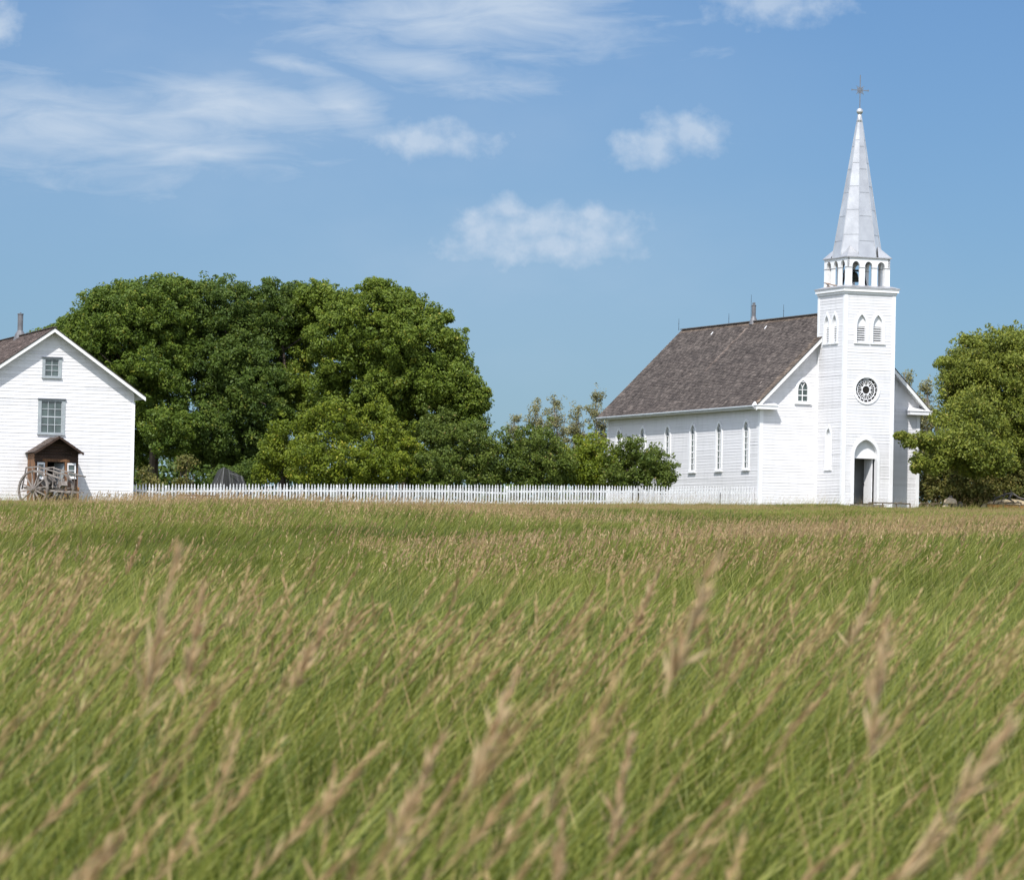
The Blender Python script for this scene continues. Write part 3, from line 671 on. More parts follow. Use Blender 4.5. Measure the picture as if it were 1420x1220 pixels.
# ------------------------------------------------------------------ OLD CART in front of the porch
def gz(x, y): return float(tz(x, y))
c0 = at(46, 681, 208.5)
cart = empty('wooden_cart', (c0[0], c0[1], gz(c0[0], c0[1])), R_(4), 'grey weathered wooden cart with tall spoked wheels standing before the brown porch', 'cart')
zc_ = c0[2] - gz(c0[0], c0[1])
RW = .86; zc_ = max(zc_, RW - .25)
axd = Vector((math.sin(R_(36)), math.cos(R_(36)), 0)); pl = Vector((math.cos(R_(36)), -math.sin(R_(36)), 0)); upv = Vector((0, 0, 1))
def wheel(c, lean=0, R=RW, p=None):
    c = Vector(c); p_ = p or pl; ax = axd; u_ = (upv + ax * lean).normalized()
    w = MB(); n = 32
    for i in range(n):
        t0, t1 = 2 * math.pi * i / n, 2 * math.pi * (i + 1) / n
        d0 = p_ * math.cos(t0) + u_ * math.sin(t0); d1 = p_ * math.cos(t1) + u_ * math.sin(t1); tn = .85 + .3 * random.random()
        q = [c + d * r + ax * s for d in (d0, d1) for r in (R - .085, R) for s in (-.045, .045)]
        w.add(q, [(0, 1, 5, 4), (2, 3, 7, 6), (0, 2, 6, 4), (1, 3, 7, 5)], tn)
    root = w.build('wheel', M['greywood'], cart)
    s = MB()
    for i in range(12):
        t = 2 * math.pi * (i + .3) / 12; dd = p_ * math.cos(t) + u_ * math.sin(t); s.bar(c + dd * .08, c + dd * (R - .08), .06, .05, up=ax, tone=random.uniform(.95, 1.4), w2=.045)
    s.build('spokes', M['greywood'], root)
    h = MB(); h.tube([c - ax * .17, c - ax * .1, c, c + ax * .1, c + ax * .17], [.07, .11, .13, .11, .07], 12); h.build('hub', M['greywood'], root)
w1 = Vector((0, 0, zc_)); w2c = w1 + axd * 1.55 + Vector((.25, 0, .02))
wheel(w1, .05); wheel(w2c, -.05, R=.80)
mb = MB(); mb.bar(w1, w2c, .12); mb.build('axle', M['greywood'], cart)
mb = MB()
for i, s in enumerate((.3, 1.25)):
    b = w1 + axd * s
    mb.bar(b - pl * .75 + upv * .05, b + pl * 1.9 + upv * (-.12), .07, .08, tone=1.1)
for j in range(6):
    q = w1 - pl * (.70 - j * .27) + upv * .10; mb.bar(q + axd * .25, q + axd * 1.3, .22, .03, tone=random.uniform(.6, 1.3))
mb.build('bed', M['greywood'], cart)
mb = MB()
for s in (.25, 1.3):
    b = w1 + axd * s
    mb.bar(b - pl * .62 + upv * .98, b + pl * .18 + upv * 1.03, .05, .06, tone=1.1); mb.bar(b + pl * .12 + upv * 1.0, b + pl * 1.95 + upv * .60, .05, .06, tone=1.15)
    mb.bar(b - pl * .62 + upv * 1.0, b - pl * .84 + upv * .0, .05, tone=.9)
    for t in (-.3, .1, .5, .9, 1.3):
        mb.bar(b + pl * t + upv * .05, b + pl * (t + .04) + upv * (.98 if t < .2 else 1.0 - (t - .12) * .22), .04, tone=random.uniform(.8, 1.3))
mb.bar(w1 + pl * .1 + axd * .2 + upv * .85, w1 + pl * 1.6 + axd * .2 + upv * .42, .06, tone=1.2); mb.bar(w1 + pl * 1.9 + axd * .3 + upv * .62, w1 + pl * 1.9 + axd * 1.25 + upv * .62, .05)
mb.build('railing', M['greywood'], cart)
mb = MB(); mb.bar(w1 + axd * .6 + pl * .15 + upv * .2, w1 + axd * .7 + pl * .55 + upv * .5, .5, .35, tone=.8); mb.bar(w1 + axd * 1.2 + pl * .6 + upv * .15, w1 + axd * 1.1 + pl * .9 + upv * .30, .32, .22, tone=1.3)
mb.build('load_board', M['greywood'], cart)
for i, (px, h) in enumerate(((99, .62), (107.5, .60))):
    p = at(px, 690, 209.6); g = gz(p[0], p[1]); mb = MB(); mb.bar((0, 0, -.2), (.03, 0, h + .1), .10, .09, tone=1.3)
    o = mb.build('wooden_post', M['orangewood'], None); o.location = (p[0], p[1], g)
    tag(o, ['short orange brown post beside the cart wheel, nearer the porch door', 'short orange brown post in front of the right corner of the porch'][i], 'post', 'posts beside the cart')

# ------------------------------------------------------------------ PICKET FENCE
FP = [(185, 214.3), (430, 221.3), (700, 229.0), (945, 236.2), (1052, 239.4)]
def fence_xy(px):
    Y = np.interp(px, [p[0] for p in FP], [p[1] for p in FP]); p = at(px, 690, Y); return p
A = fence_xy(186); B = fence_xy(1052)
fdir = Vector((B[0] - A[0], B[1] - A[1], 0)); FL = fdir.length; fdir.normalize(); fn = Vector((fdir.y, -fdir.x, 0))
def ftop(px): return np.interp(px, [185, 445, 740, 905, 1050], [670.6, 670.8, 672.2, 673.7, 674.2])
fence = empty('picket_fence', (A[0], A[1], gz(A[0], A[1])), 0, 'long white picket fence running from the house to the church', 'fence')
fo = Vector((A[0], A[1], gz(A[0], A[1])))
npk = int(FL / .186); breaks = [0, 10, 52, 64, 82, 101, 121, 140, npk]
def px_of(P):
    d = P[0] * _F[0] + P[1] * _F[1] + P[2] * _F[2]; return 710 + FPX * (P[0] * _R[0] + P[1] * _R[1] + P[2] * _R[2]) / d
def topz(i):
    P = Vector((A[0], A[1], 4.5)) + fdir * (i * .186 + .09); px = px_of(P); q = at(px, ftop(px), P.y); return P, q[2]
for b0, b1 in zip(breaks[:-1], breaks[1:]):
    pm = MB(); rl = MB(); Ps = []
    for i in range(b0, b1):
        P, t = topz(i); g = gz(P.x, P.y); t += random.gauss(0, .014) - (.10 if random.random() < .02 else 0); P = P - fo; P.z = 0; Ps.append((P, t - fo.z, g - fo.z))
        tone = random.uniform(.93, 1.0) if random.random() < .8 else random.uniform(.72, .9)
        w = .095; ln = random.gauss(0, .014); zt = t - fo.z; zb = g - fo.z - .05
        prof = [(-w / 2, zb), (-w / 2, zt - .20), (-w / 2 * .42, zt - .155), (-w / 2 * .72, zt - .10), (0, zt), (w / 2 * .72, zt - .10), (w / 2 * .42, zt - .155), (w / 2, zt - .20), (w / 2, zb)]
        v = [P + fdir * (x + ln * (z - zb)) + fn * n + Vector((0, 0, z)) for n in (.032, .010) for x, z in prof]; m = len(prof)
        pm.add(v, [tuple(range(m)), tuple(range(m, 2 * m))[::-1]] + [(j, (j + 1) % m, m + (j + 1) % m, m + j) for j in range(m)], tone)
    e0, e1 = Ps[0], Ps[-1]
    for dz in (-.32, -.80):
        rl.bar(e0[0] + Vector((0, 0, e0[1] + dz)) - fdir * .06 - fn * .012, e1[0] + Vector((0, 0, e1[1] + dz)) + fdir * .06 - fn * .012, .04, .085)
    rails = rl.build('rails', M['fence'], fence); pm.build('pickets', M['fence'], fence)
    po = MB(); q = e0[0] - fdir * .09; po.box(-.05, .05, -.05, .05, e0[2] - .1, e0[1] - .05); 
    po.v = [tuple(Vector(v) + q + fn * -.09) for v in po.v]; po.build('post', M['fence'], fence)
for i, (px, h, yy) in enumerate(((998.6, .68, 236.8), (1053, .72, 239.6), (1047.8, .55, 239.2))):
    p = at(px, 690, yy); mb = MB(); mb.bar((0, 0, -.1), (.01, 0, h), .035); o = mb.build('metal_stake', M['iron']); o.location = (p[0], p[1], gz(p[0], p[1]))
    tag(o, ['thin dark stake halfway along the fence in front of the church side wall', 'tall thin dark stake at the church end of the picket fence', 'short thin dark stake just left of the last fence stake'][i], 'stake', 'stakes by the church')

# brown bench in front of the fence
p = at(275, 697, 213.0); bench = empty('wooden_bench', (p[0], p[1], gz(p[0], p[1])), R_(8), 'low reddish brown slatted bench in front of the picket fence', 'bench')
bz = at(275, 686, 213.0)[2] - gz(p[0], p[1])
mb = MB()
for j in range(3): mb.bar((-.93, .12, bz - .04 - j * .125), (.93, .12, bz - .04 - j * .125), .03, .08, tone=random.uniform(.8, 1.3))
mb.build('backrest', M['redwood'], bench)
mb = MB()
for j in range(3): mb.bar((-.93, -.3 + j * .13, bz - .45), (.93, -.3 + j * .13, bz - .45), .11, .035, tone=random.uniform(.8, 1.2))
mb.build('seat', M['redwood'], bench)
for s in (-1, 0, 1):
    MB().bar((s * .85, .15, -.1), (s * .85, .16, bz - .02), .07).build('leg', M['redwood'], bench); MB().bar((s * .85, -.3, -.1), (s * .85, -.3, bz - .47), .07).build('leg', M['redwood'], bench)
# grey plank A frame shelter behind the fence
p = at(309, 680, 233); g = gz(p[0], p[1]); zt = at(310, 648, 233)[2] - g
sh = empty('plank_shelter', (p[0], p[1], g), R_(18), 'grey weathered plank A-frame shelter half hidden behind the fence under the trees', 'shelter')
mb = MB()
def plank_quad(a, b, c, d, n=12):
    a, b, c, d = map(Vector, (a, b, c, d))
    for i in range(n):
        t0, t1 = i / n + .003, (i + 1) / n - .003; o = Vector((0, -random.uniform(0, .02), 0)); mb.quad(a.lerp(b, t0) + o, a.lerp(b, t1) + o, d.lerp(c, t1) + o, d.lerp(c, t0) + o, random.choice((.7, .8, 1, 1.1, 1.9)))
plank_quad((-1.25, -.6, -.1), (.0, -.9, -.1), (.05, 0, zt), (.0, 0, zt), 7)
plank_quad((.0, -.9, -.1), (1.7, -.5, -.1), (1.1, .3, zt - .42), (.05, 0, zt), 15)
plank_quad((-1.25, -.6, -.1), (-.8, 1.8, -.1), (.1, 1.5, zt - .1), (.0, 0, zt), 8); plank_quad((1.7, -.5, -.1), (1.6, 1.8, -.1), (1.0, 1.5, zt - .5), (1.1, .3, zt - .42), 8)
mb.build('planking', M['tipwood'], sh)
mb = MB(); mb.bar((.03, -.02, zt), (-.35, -.82, .1), .05, .05, tone=2.6); mb.bar((.3, -.12, zt - .28), (.75, -.3, zt - .42), .05, .03, tone=3); mb.build('corner_strip', M['tipwood'], sh)

# ------------------------------------------------------------------ right side: low rail, boulder, timber edging
def low_rail(px0, px1, Y0, Y1, y0, y1, label):
    a = Vector(at(px0, y0, Y0)); b = Vector(at(px1, y1, Y1)); g = gz(a.x, a.y)
    t = empty('log_rail', (a.x, a.y, g), 0, label, 'rail', 'low dark rails beside the church'); off = Vector((a.x, a.y, g)); n = 12
    pts = [a.lerp(b, i / n) - off + Vector((0, 0, random.uniform(-.015, .015))) for i in range(n + 1)]
    mb = MB(); mb.tube(pts, [random.uniform(.03, .042) for _ in pts], 8); mb.build('rail', M['bark'], t)
    for i in range(0, n + 1, 4):
        mb = MB(); q = pts[i]; mb.bar((q.x, q.y, -.2), q, .07); mb.build('post', M['bark'], t)
low_rail(1205, 1262, 233.6, 235.0, 696.5, 698.5, 'low dark rail in front of the church door')
low_rail(1276, 1303, 241, 240.5, 698.0, 698.5, 'low dark rail between the church corner and the pale boulder')
low_rail(1384, 1416, 239.6, 239.8, 696.5, 697, 'low dark rail lying in front of the straw heap')
def rock(name, c, sx, sy, sz, m, label, flat=-.3, seed=0):
    r = random.Random(seed); mb = MB(); n = 20; vs = []; rows = 10
    for i in range(rows + 1):
        ph = math.pi * i / rows
        for j in range(n):
            th = 2 * math.pi * j / n; d = 1 + .07 * math.sin(3 * th + seed) * math.sin(ph) + r.uniform(-.035, .035)
            vs.append((sx * d * math.sin(ph) * math.cos(th), sy * d * math.sin(ph) * math.sin(th), max(sz * d * -math.cos(ph), flat * sz)))
    fs = [(i * n + j, i * n + (j + 1) % n, (i + 1) * n + (j + 1) % n, (i + 1) * n + j) for i in range(rows) for j in range(n)]
    mb.add(vs, fs); o = mb.build(name, m, smooth=True); o.location = c; tag(o, label, 'stone'); return o
RY = 240.0
q = at(1317.5, 697.5, RY); rock('boulder', q, .35, .35, .28, M['boulder'], 'pale beige domed boulder resting on dark stones right of the church', flat=-.12, seed=3)
q = at(1312, 702.5, RY - .3); rock('stone', q, .20, .16, .09, M['boulder'], 'small flat pale stone below the domed boulder', seed=5)
q = at(1322, 702.5, RY); rock('stone', q, .27, .25, .20, M['darkstone'], 'dark stone directly under the domed boulder', flat=-.9, seed=6)
q = at(1318, 689.5, RY + .7); rock('stone', q, .11, .11, .10, M['darkstone'], 'small black stone showing behind the top of the domed boulder', seed=7)
q = at(1331, 700.5, RY + .2); rock('stone', q, .16, .16, .19, M['darkstone'], 'dark upright stone at the right of the domed boulder', flat=-.9, seed=8)
a = Vector(at(1368, 702, 238)); b = Vector(at(1475, 706, 239.5)); g = gz(a.x, a.y)
ted = empty('timber_edging', (a.x, a.y, g), 0, 'orange brown timber edging at the right edge of the field', 'edging'); off = Vector((a.x, a.y, g))
mb = MB(); n = 14
for i in range(n):
    s, e = a.lerp(b, i / n + .002) - off, a.lerp(b, (i + 1) / n - .002) - off
    for dz in (0.04, -.12): mb.bar(s + Vector((0, random.uniform(0, .01), dz)), e + Vector((0, random.uniform(0, .01), dz)), .06, .145, tone=random.uniform(.7, 1.25))
mb.build('planks', M['orangeplank'], ted)
mb = MB(); mb.bar(a - off + Vector((-.1, 0, .14)), b - off + Vector((0, 0, .14)), .14, .045, tone=.6)
for i in range(0, n + 1, 3): q = a.lerp(b, i / n) - off; mb.bar(q + Vector((0, -.05, -.5)), q + Vector((0, -.05, .12)), .07, tone=.6)
mb.build('cap_rail', M['bark'], ted)
q = at(1402, 696, 241.8); hp = rock('straw_heap', (q[0], q[1], gz(q[0], q[1]) - .1), 1.7, 1.0, .75, M['straw'], 'low beige straw heap behind the orange timber edging', flat=-.3, seed=12); hp['category'] = 'heap'
q = at(1397, 699, 240); br = MB(); r = random.Random(5)
pts = [Vector((-.75, 0, .0)), Vector((-.6, 0, .30)), Vector((-.1, .05, .52)), Vector((.25, .1, .58)), Vector((.6, .1, .35)), Vector((1.1, .1, .22)), Vector((1.5, .1, .18))]
br.tube(pts, [.03, .045, .05, .06, .05, .05, .04], 7); br.tube([pts[3], Vector((.05, 0, .28)), Vector((.35, 0, .12))], [.06, .09, .03], 7)
br.tube([pts[1], Vector((-.8, 0, .12))], [.03, .02], 6); br.tube([pts[2], Vector((-.35, 0, .1)), Vector((-.3, 0, -.1))], [.03, .025, .02], 6)
for i in range(14):
    s = pts[r.randrange(1, 6)]; br.tube([s, s + Vector((r.uniform(-.3, .3), r.uniform(-.1, .1), r.uniform(-.15, .3)))], [.02, .006], 5)
o = br.build('fallen_branch', M['darkstone'], smooth=True); o.location = (q[0], q[1], q[2]); tag(o, 'dark crooked fallen branch lying over the straw heap', 'branch')

# ------------------------------------------------------------------ TREES
def unit(n):
    v = rng.normal(size=(n, 3)); return v / np.linalg.norm(v, axis=1)[:, None]
def leaves_at(cent, rad, per, size, tone_c, squash=.8):
    """cent (n,3) clump centres, rad (n,), per leaves per clump"""
    n = len(cent); idx = np.repeat(np.arange(n), per); N = len(idx)
    d = unit(N); rr = rng.uniform(.35, 1.05, N) ** .6
    p = cent[idx] + d * (rad[idx] * rr)[:, None] * np.array([1, 1, squash])
    nm = d * .55 + unit(N) * .75 + np.array([0, -.15, .35]); nm /= np.linalg.norm(nm, axis=1)[:, None]
    t = np.cross(nm, unit(N)); t /= np.linalg.norm(t, axis=1)[:, None]; b = np.cross(nm, t)
    s = size * rng.uniform(.65, 1.35, N); l = t * s[:, None] * .62; w = b * s[:, None] * .34
    q = np.stack([p - l, p + w - l * .1, p + l, p - w - l * .1], 1)
    q[:, 1] += nm * (s * .10)[:, None]; q[:, 3] += nm * (s * .10)[:, None]
    tone = np.clip(tone_c[idx] + rng.normal(0, .16, N) + (rng.random(N) < .03) * .4, 0, 1)
    return q, tone
def crown(blobs, dens, per, size, cr=(.35, .75), sprig=.12, hollow=.25):
    Q, T, Cc = [], [], []
    for (px, py, rx, ry, Y, dep) in blobs:
        c = at(px, py, Y); a = rx * Y / FPX; b = ry * Y / FPX
        area = 4 * math.pi * (((a * b) ** 1.6 + (a * dep) ** 1.6 + (b * dep) ** 1.6) / 3) ** (1 / 1.6)
        n = max(6, int(area * dens)); d = unit(n)
        ang = np.arctan2(d[:, 0], d[:, 2])
        lump = 1 + .09 * np.sin(ang * 5 + px) + .08 * np.sin(ang * 11 + py) + .05 * np.sin(d[:, 1] * 9 + px)
        rr = np.where(rng.random(n) < hollow, rng.uniform(.25, .8, n), rng.uniform(.84, 1.03, n)) * lump
        cen = c + d * rr[:, None] * np.array([a, dep, b]); rad = rng.uniform(*cr, n)
        rad = np.minimum(rad, .6 * min(a, b, dep) + .1)
        cen = cen + (c - cen) / (np.linalg.norm(c - cen, axis=1)[:, None] + 1e-6) * (rad * .6)[:, None]
        tc = .42 + rng.normal(0, .10, n)
        ns = int(n * sprig)
        if ns:
            ds = unit(ns); ds[:, 2] = np.abs(ds[:, 2]) * .9 + .1; ds /= np.linalg.norm(ds, axis=1)[:, None]
            cs_ = c + ds * rng.uniform(1.0, 1.17, ns)[:, None] * np.array([a, dep, b])
            q, t = leaves_at(cs_, rng.uniform(.14, .30, ns), max(10, per // 5), size, .5 + rng.normal(0, .1, ns)); Q.append(q); T.append(t)
        q, t = leaves_at(cen, rad, per, size, tc); Q.append(q); T.append(t); Cc.append(cen)
    Q = np.concatenate(Q); T = np.concatenate(T)
    g = tz(Q[:, 0, 0], Q[:, 0, 1]); kp = Q[:, :, 2].min(1) > g + .02
    return Q[kp], T[kp], np.concatenate(Cc)
def tree(name, label, cat, blobs, trunks, lm, dens=1.9, per=120, size=.15, bark='bark', group=None, limbs=40, cr=(.35, .75), sprig=.2, hollow=.25, stem='trunk', crown_name='crown'):
    b0 = at(trunks[0][0], 690, trunks[0][1]); gx_, gy_ = b0[0], b0[1]; g = gz(gx_, gy_)
    root = empty(name, (gx_, gy_, g), 0, label, cat, group); off = np.array([gx_, gy_, g])
    Q, T, Cc = crown(blobs, dens, per, size, cr, sprig, hollow)
    np_mesh(crown_name, Q - off, 4, T, M[lm], root)
    mb = MB(); r = random.Random(int(blobs[0][0])); used = 0
    for (px, Y, rad, ptop) in trunks:
        p = at(px, 690, Y); z = gz(p[0], p[1]); top = at(px + r.uniform(-6, 6), ptop, Y); h = top[2] - z
        pts = [Vector((p[0], p[1], z - .2)), Vector((p[0] + r.uniform(-.1, .1), p[1], z + h * .3)), Vector((p[0] + r.uniform(-.2, .2), p[1] + r.uniform(-.2, .2), z + h * .65)), Vector(top)]
        mb.tube([q - Vector(off) for q in pts], [rad * 1.25, rad, rad * .75, rad * .4], 9)
        ids = [r.randrange(len(Cc)) for _ in range(limbs // len(trunks))]
        for i in ids:
            e = Vector(Cc[i]); t = r.uniform(.3, 1); s = pts[1].lerp(pts[3], t) if t > .3 else pts[1]
            if (e - s).length > 7 or e.z < s.z - 2.5: continue
            m_ = s.lerp(e, .5) + Vector((0, 0, .12 * (e - s).length)); rr = rad * .32 * (1.2 - t * .6)
            mb.tube([s - Vector(off), m_ - Vector(off), e - Vector(off)], [rr, rr * .6, rr * .2], 5)
    mb.build(stem, M[bark], root)
    return root
TG = 'broad maples behind the picket fence'
tree('maple_tree', 'big dark green maple rising behind the right roof slope of the white house', 'tree',
     [(138, 428, 30, 32, 246, 2), (178, 408, 40, 20, 247, 2), (235, 404, 42, 22, 248, 2.4), (98, 462, 22, 24, 245, 1.6), (170, 455, 62, 56, 246, 3.5), (112, 478, 42, 45, 245, 2.6), (215, 440, 50, 50, 247, 3), (205, 530, 60, 60, 245, 3), (140, 540, 60, 65, 246, 3), (235, 600, 42, 38, 243, 2.4), (250, 480, 35, 55, 248, 2.4), (200, 610, 28, 50, 248, 2)],
     [(212, 246, .26, 500), (180, 248, .2, 520)], 'leafA', group=TG, dens=2.1, per=185, size=.118, cr=(.26, .60))
tree('maple_tree', 'tallest and widest maple in the middle of the tree clump behind the picket fence', 'tree',
     [(300, 440, 62, 56, 250, 3.5), (365, 440, 52, 48, 251, 3.2), (255, 430, 38, 40, 250, 3), (300, 520, 60, 55, 248, 3.2), (350, 560, 55, 60, 247, 2.8), (285, 600, 45, 48, 246, 2.6), (410, 430, 40, 38, 252, 2.8), (340, 500, 50, 50, 249, 3), (330, 640, 40, 28, 248, 2)],
     [(300, 249, .3, 480), (335, 249, .22, 500)], 'leafA2', group=TG, dens=2.1, per=185, size=.118, cr=(.26, .60))
tree('maple_tree', 'light green maple with a ragged right side behind the middle of the fence', 'tree',
     [(530, 450, 58, 56, 246, 3.4), (480, 480, 55, 62, 247, 3.2), (575, 485, 56, 56, 245, 3.2), (525, 402, 28, 14, 246, 1.2), (600, 530, 56, 45, 245, 3), (640, 555, 38, 34, 245, 2.2), (625, 475, 24, 26, 245, 1.2), (440, 430, 36, 36, 250, 2.2), (540, 540, 56, 46, 246, 3), (490, 582, 48, 34, 248, 2), (560, 590, 50, 34, 248, 2), (625, 592, 40, 34, 247, 1.8), (425, 580, 34, 30, 249, 1.6), (455, 540, 34, 30, 247, 1.8), (438, 412, 30, 24, 249, 1.8), (470, 428, 30, 28, 248, 2), (662, 556, 20, 18, 244, 1.2), (672, 545, 12, 8, 244, .7), (622, 440, 10, 8, 245, .6), (598, 445, 20, 22, 246, 1.2), (566, 424, 24, 22, 246, 1.4), (655, 590, 24, 18, 244, 1.2), (652, 530, 18, 16, 244, 1.0), (412, 490, 34, 34, 251, 1.6), (398, 540, 36, 34, 249, 1.8), (395, 455, 30, 30, 251, 1.8), (628, 505, 26, 26, 245, 1.3)],
     [(474, 247, .20, 470), (392, 250, .17, 460), (560, 247, .24, 480)], 'leafC', group=TG, dens=2.1, per=185, size=.118, cr=(.26, .60))
tree('maple_tree', 'small distant tree top peeking over the ridge of the white house', 'tree',
     [(78, 466, 26, 16, 262, 1.5), (60, 474, 22, 18, 262, 1.5), (92, 472, 14, 22, 262, 1.2), (75, 520, 30, 45, 262, 2)], [(80, 262, .16, 480)], 'leafA', dens=1.4, per=90, limbs=14)
SG = 'round green shrubs behind the picket fence'
def shrub(label, blobs, lm, Y, px, group=SG, **kw):
    ty = lambda e: min(b[1] for b in blobs) + e
    kk = dict(dens=2.0, per=125, size=.108, cr=(.25, .52), limbs=24, sprig=.16, hollow=.3); kk.update(kw)
    return tree('shrub', label, 'shrub', blobs, [(px - 8, Y, .05, ty(8)), (px, Y, .06, ty(4)), (px + 9, Y, .045, ty(10))], lm, group=group, stem='stems', crown_name='foliage', **kk)
shrub('yellow green shrub at the left end of the row behind the fence', [(395, 620, 36, 46, 238, 1.6), (372, 648, 24, 28, 237, 1.2)], 'leafS', 238, 392)
shrub('bright shrub with the highest rounded top in the left half of the shrub row', [(460, 598, 46, 50, 237, 1.9), (430, 640, 40, 40, 235, 1.5), (478, 645, 40, 36, 235, 1.4)], 'leafS', 237, 455)
shrub('broad shrub in front of the light green maple trunk', [(530, 605, 44, 48, 238, 1.8), (520, 650, 46, 34, 236, 1.4), (560, 640, 36, 36, 237, 1.4)], 'leafS', 238, 535)
shrub('shrub with pale yellowish leaves under the ragged right edge of the maple', [(602, 612, 44, 44, 239, 1.7), (640, 625, 42, 46, 238, 1.7), (610, 652, 46, 32, 237, 1.4)], 'leafS2', 238, 615)
shrub('dark narrow shrub filling the dip just right of the big maples', [(690, 632, 34, 42, 239, 1.5), (668, 655, 30, 28, 238, 1.3)], 'leafS2', 239, 685)
shrub('tall rounded shrub in front of the thin grey trees', [(742, 622, 38, 42, 240, 1.7), (728, 650, 36, 30, 239, 1.4), (768, 648, 36, 32, 239, 1.4)], 'leafS2', 240, 740)
shrub('broad shrub under the left end of the church eave', [(808, 636, 38, 40, 241, 1.6), (836, 645, 36, 38, 240, 1.5), (800, 655, 40, 26, 240, 1.3)], 'leafS', 241, 815)
shrub('rightmost shrub of the row, overlapping the church side wall', [(876, 640, 34, 36, 239.5, 1.5), (905, 650, 32, 32, 238.8, 1.3), (925, 664, 18, 18, 238.5, .8), (860, 660, 34, 22, 239, 1.2)], 'leafS2', 239.5, 885, sprig=.3)
shrub('low thin bush in the shade beside the white house corner', [(202, 660, 16, 16, 233, .8), (214, 672, 18, 10, 233, .8)], 'leafU', 233, 205, group=None, dens=1.6, per=60)
shrub('loose pale green bush in the dark gap under the leftmost maple', [(258, 648, 18, 20, 234, .9), (252, 668, 20, 10, 234, .8)], 'leafU', 234, 256, group=None, dens=1.8, per=60)
shrub('dim bush behind the grey plank shelter', [(345, 655, 34, 22, 240, 1.2), (310, 662, 40, 16, 243, 1.2)], 'leafA2', 240, 340, group=None)
PG = 'thin grey leafed trees behind the shrubs'
for i, (px, top, w, Y, lab) in enumerate(((716, 572, 13, 262, 'leftmost thin grey leafed tree, the lowest one, beside the big maples'), (744, 553, 17, 263, 'second thin grey leafed tree from the left behind the shrubs'),
                                     (772, 548, 19, 264, 'third thin grey leafed tree, with a broad airy top, behind the shrubs'), (800, 560, 17, 262, 'short thin grey leafed tree left of the tallest thin one'),
                                     (829, 536, 17, 263, 'tallest thin grey leafed tree with a pale trunk next to the church roof'))):
    h = 640 - top
    tree('poplar_tree', lab, 'tree', [(px, top + h * .12, w * .55, h * .14, Y, .6), (px - w * .3, top + h * .36, w * .8, h * .2, Y, .8), (px + w * .3, top + h * .55, w * .9, h * .25, Y, .9), (px, top + h * .85, w * 1.1, h * .25, Y, 1)],
         [(px, Y, .06, top + 4), (px + w * .5, Y + .3, .04, top + h * .3)], 'leafP', dens=2.6, per=55, size=.085, bark='palebark', group=PG, limbs=40, cr=(.16, .34), sprig=.5, hollow=.35)
for i, (px, top, w, Y, lab) in enumerate(((1258, 512, 16, 262, 'grey brown thin tree just behind the right slope of the church roof'), (1286, 524, 18, 262, 'grey brown thin tree between the church and the big tree on the right'))):
    h = 690 - top
    tree('poplar_tree', lab, 'tree', [(px, top + h * .10, w * .6, h * .10, Y, .7), (px, top + h * .28, w, h * .16, Y, .9), (px + 3, top + h * .5, w * 1.2, h * .2, Y, 1), (px, top + h * .75, w * 1.3, h * .22, Y, 1)],
         [(px, Y, .08, top + 4)], 'leafP', dens=2.6, per=60, size=.09, bark='palebark', group='thin trees right of the church', limbs=40, cr=(.2, .4), sprig=.4, hollow=.3)
tree('elm_tree', 'big round green tree at the right edge with a low limb over the church corner', 'tree',
     [(1372, 520, 62, 60, 246, 3.4), (1400, 490, 45, 42, 247, 3), (1335, 530, 38, 44, 245, 2.6), (1340, 590, 48, 50, 238, 2.8), (1400, 590, 60, 62, 245, 3.2), (1450, 540, 60, 80, 247, 3.4), (1318, 625, 40, 28, 236, 1.6),
      (1282, 612, 18, 18, 235, .7), (1262, 610, 14, 12, 234.6, .6), (1248, 604, 8, 7, 234.5, .4), (1274, 636, 14, 16, 234.8, .6), (1296, 640, 22, 22, 235.4, .8), (1270, 650, 7, 6, 234.7, .4), (1470, 620, 60, 60, 246, 3), (1360, 635, 50, 28, 237, 2), (1330, 648, 36, 22, 245, 1.6), (1395, 650, 50, 22, 246, 1.8), (1440, 650, 40, 26, 246, 1.8), (1310, 505, 14, 10, 239, .8), (1345, 475, 16, 10, 240, .9)],
     [(1365, 246, .26, 540), (1410, 246.5, .2, 540), (1320, 244, .10, 610)], 'leafR', dens=1.9, per=150, size=.12, limbs=90, sprig=.16, hollow=.3)
UG = 'brownish undergrowth below the big right tree'
for i, (px, w, y, lab) in enumerate(((1292, 22, 668, 'low dark green bush beside the right corner of the church'), (1330, 30, 670, 'low brownish bush directly behind the domed boulder'), (1372, 30, 668, 'low brownish bush left of the fallen branch'), (1415, 32, 666, 'low brownish bush behind the straw heap at the right edge'), (1465, 32, 668, 'low bush just past the right edge'))):
    if px > 1440: continue
    shrub(lab, [(px, y - 4, w, 30, 244.2, 1.3), (px + 8, y + 14, w, 18, 244, 1.2), (px - 10, y + 8, w * .8, 20, 243.8, 1.1)], 'leafU', 244, px, group=UG, dens=2.1, per=70, size=.11)
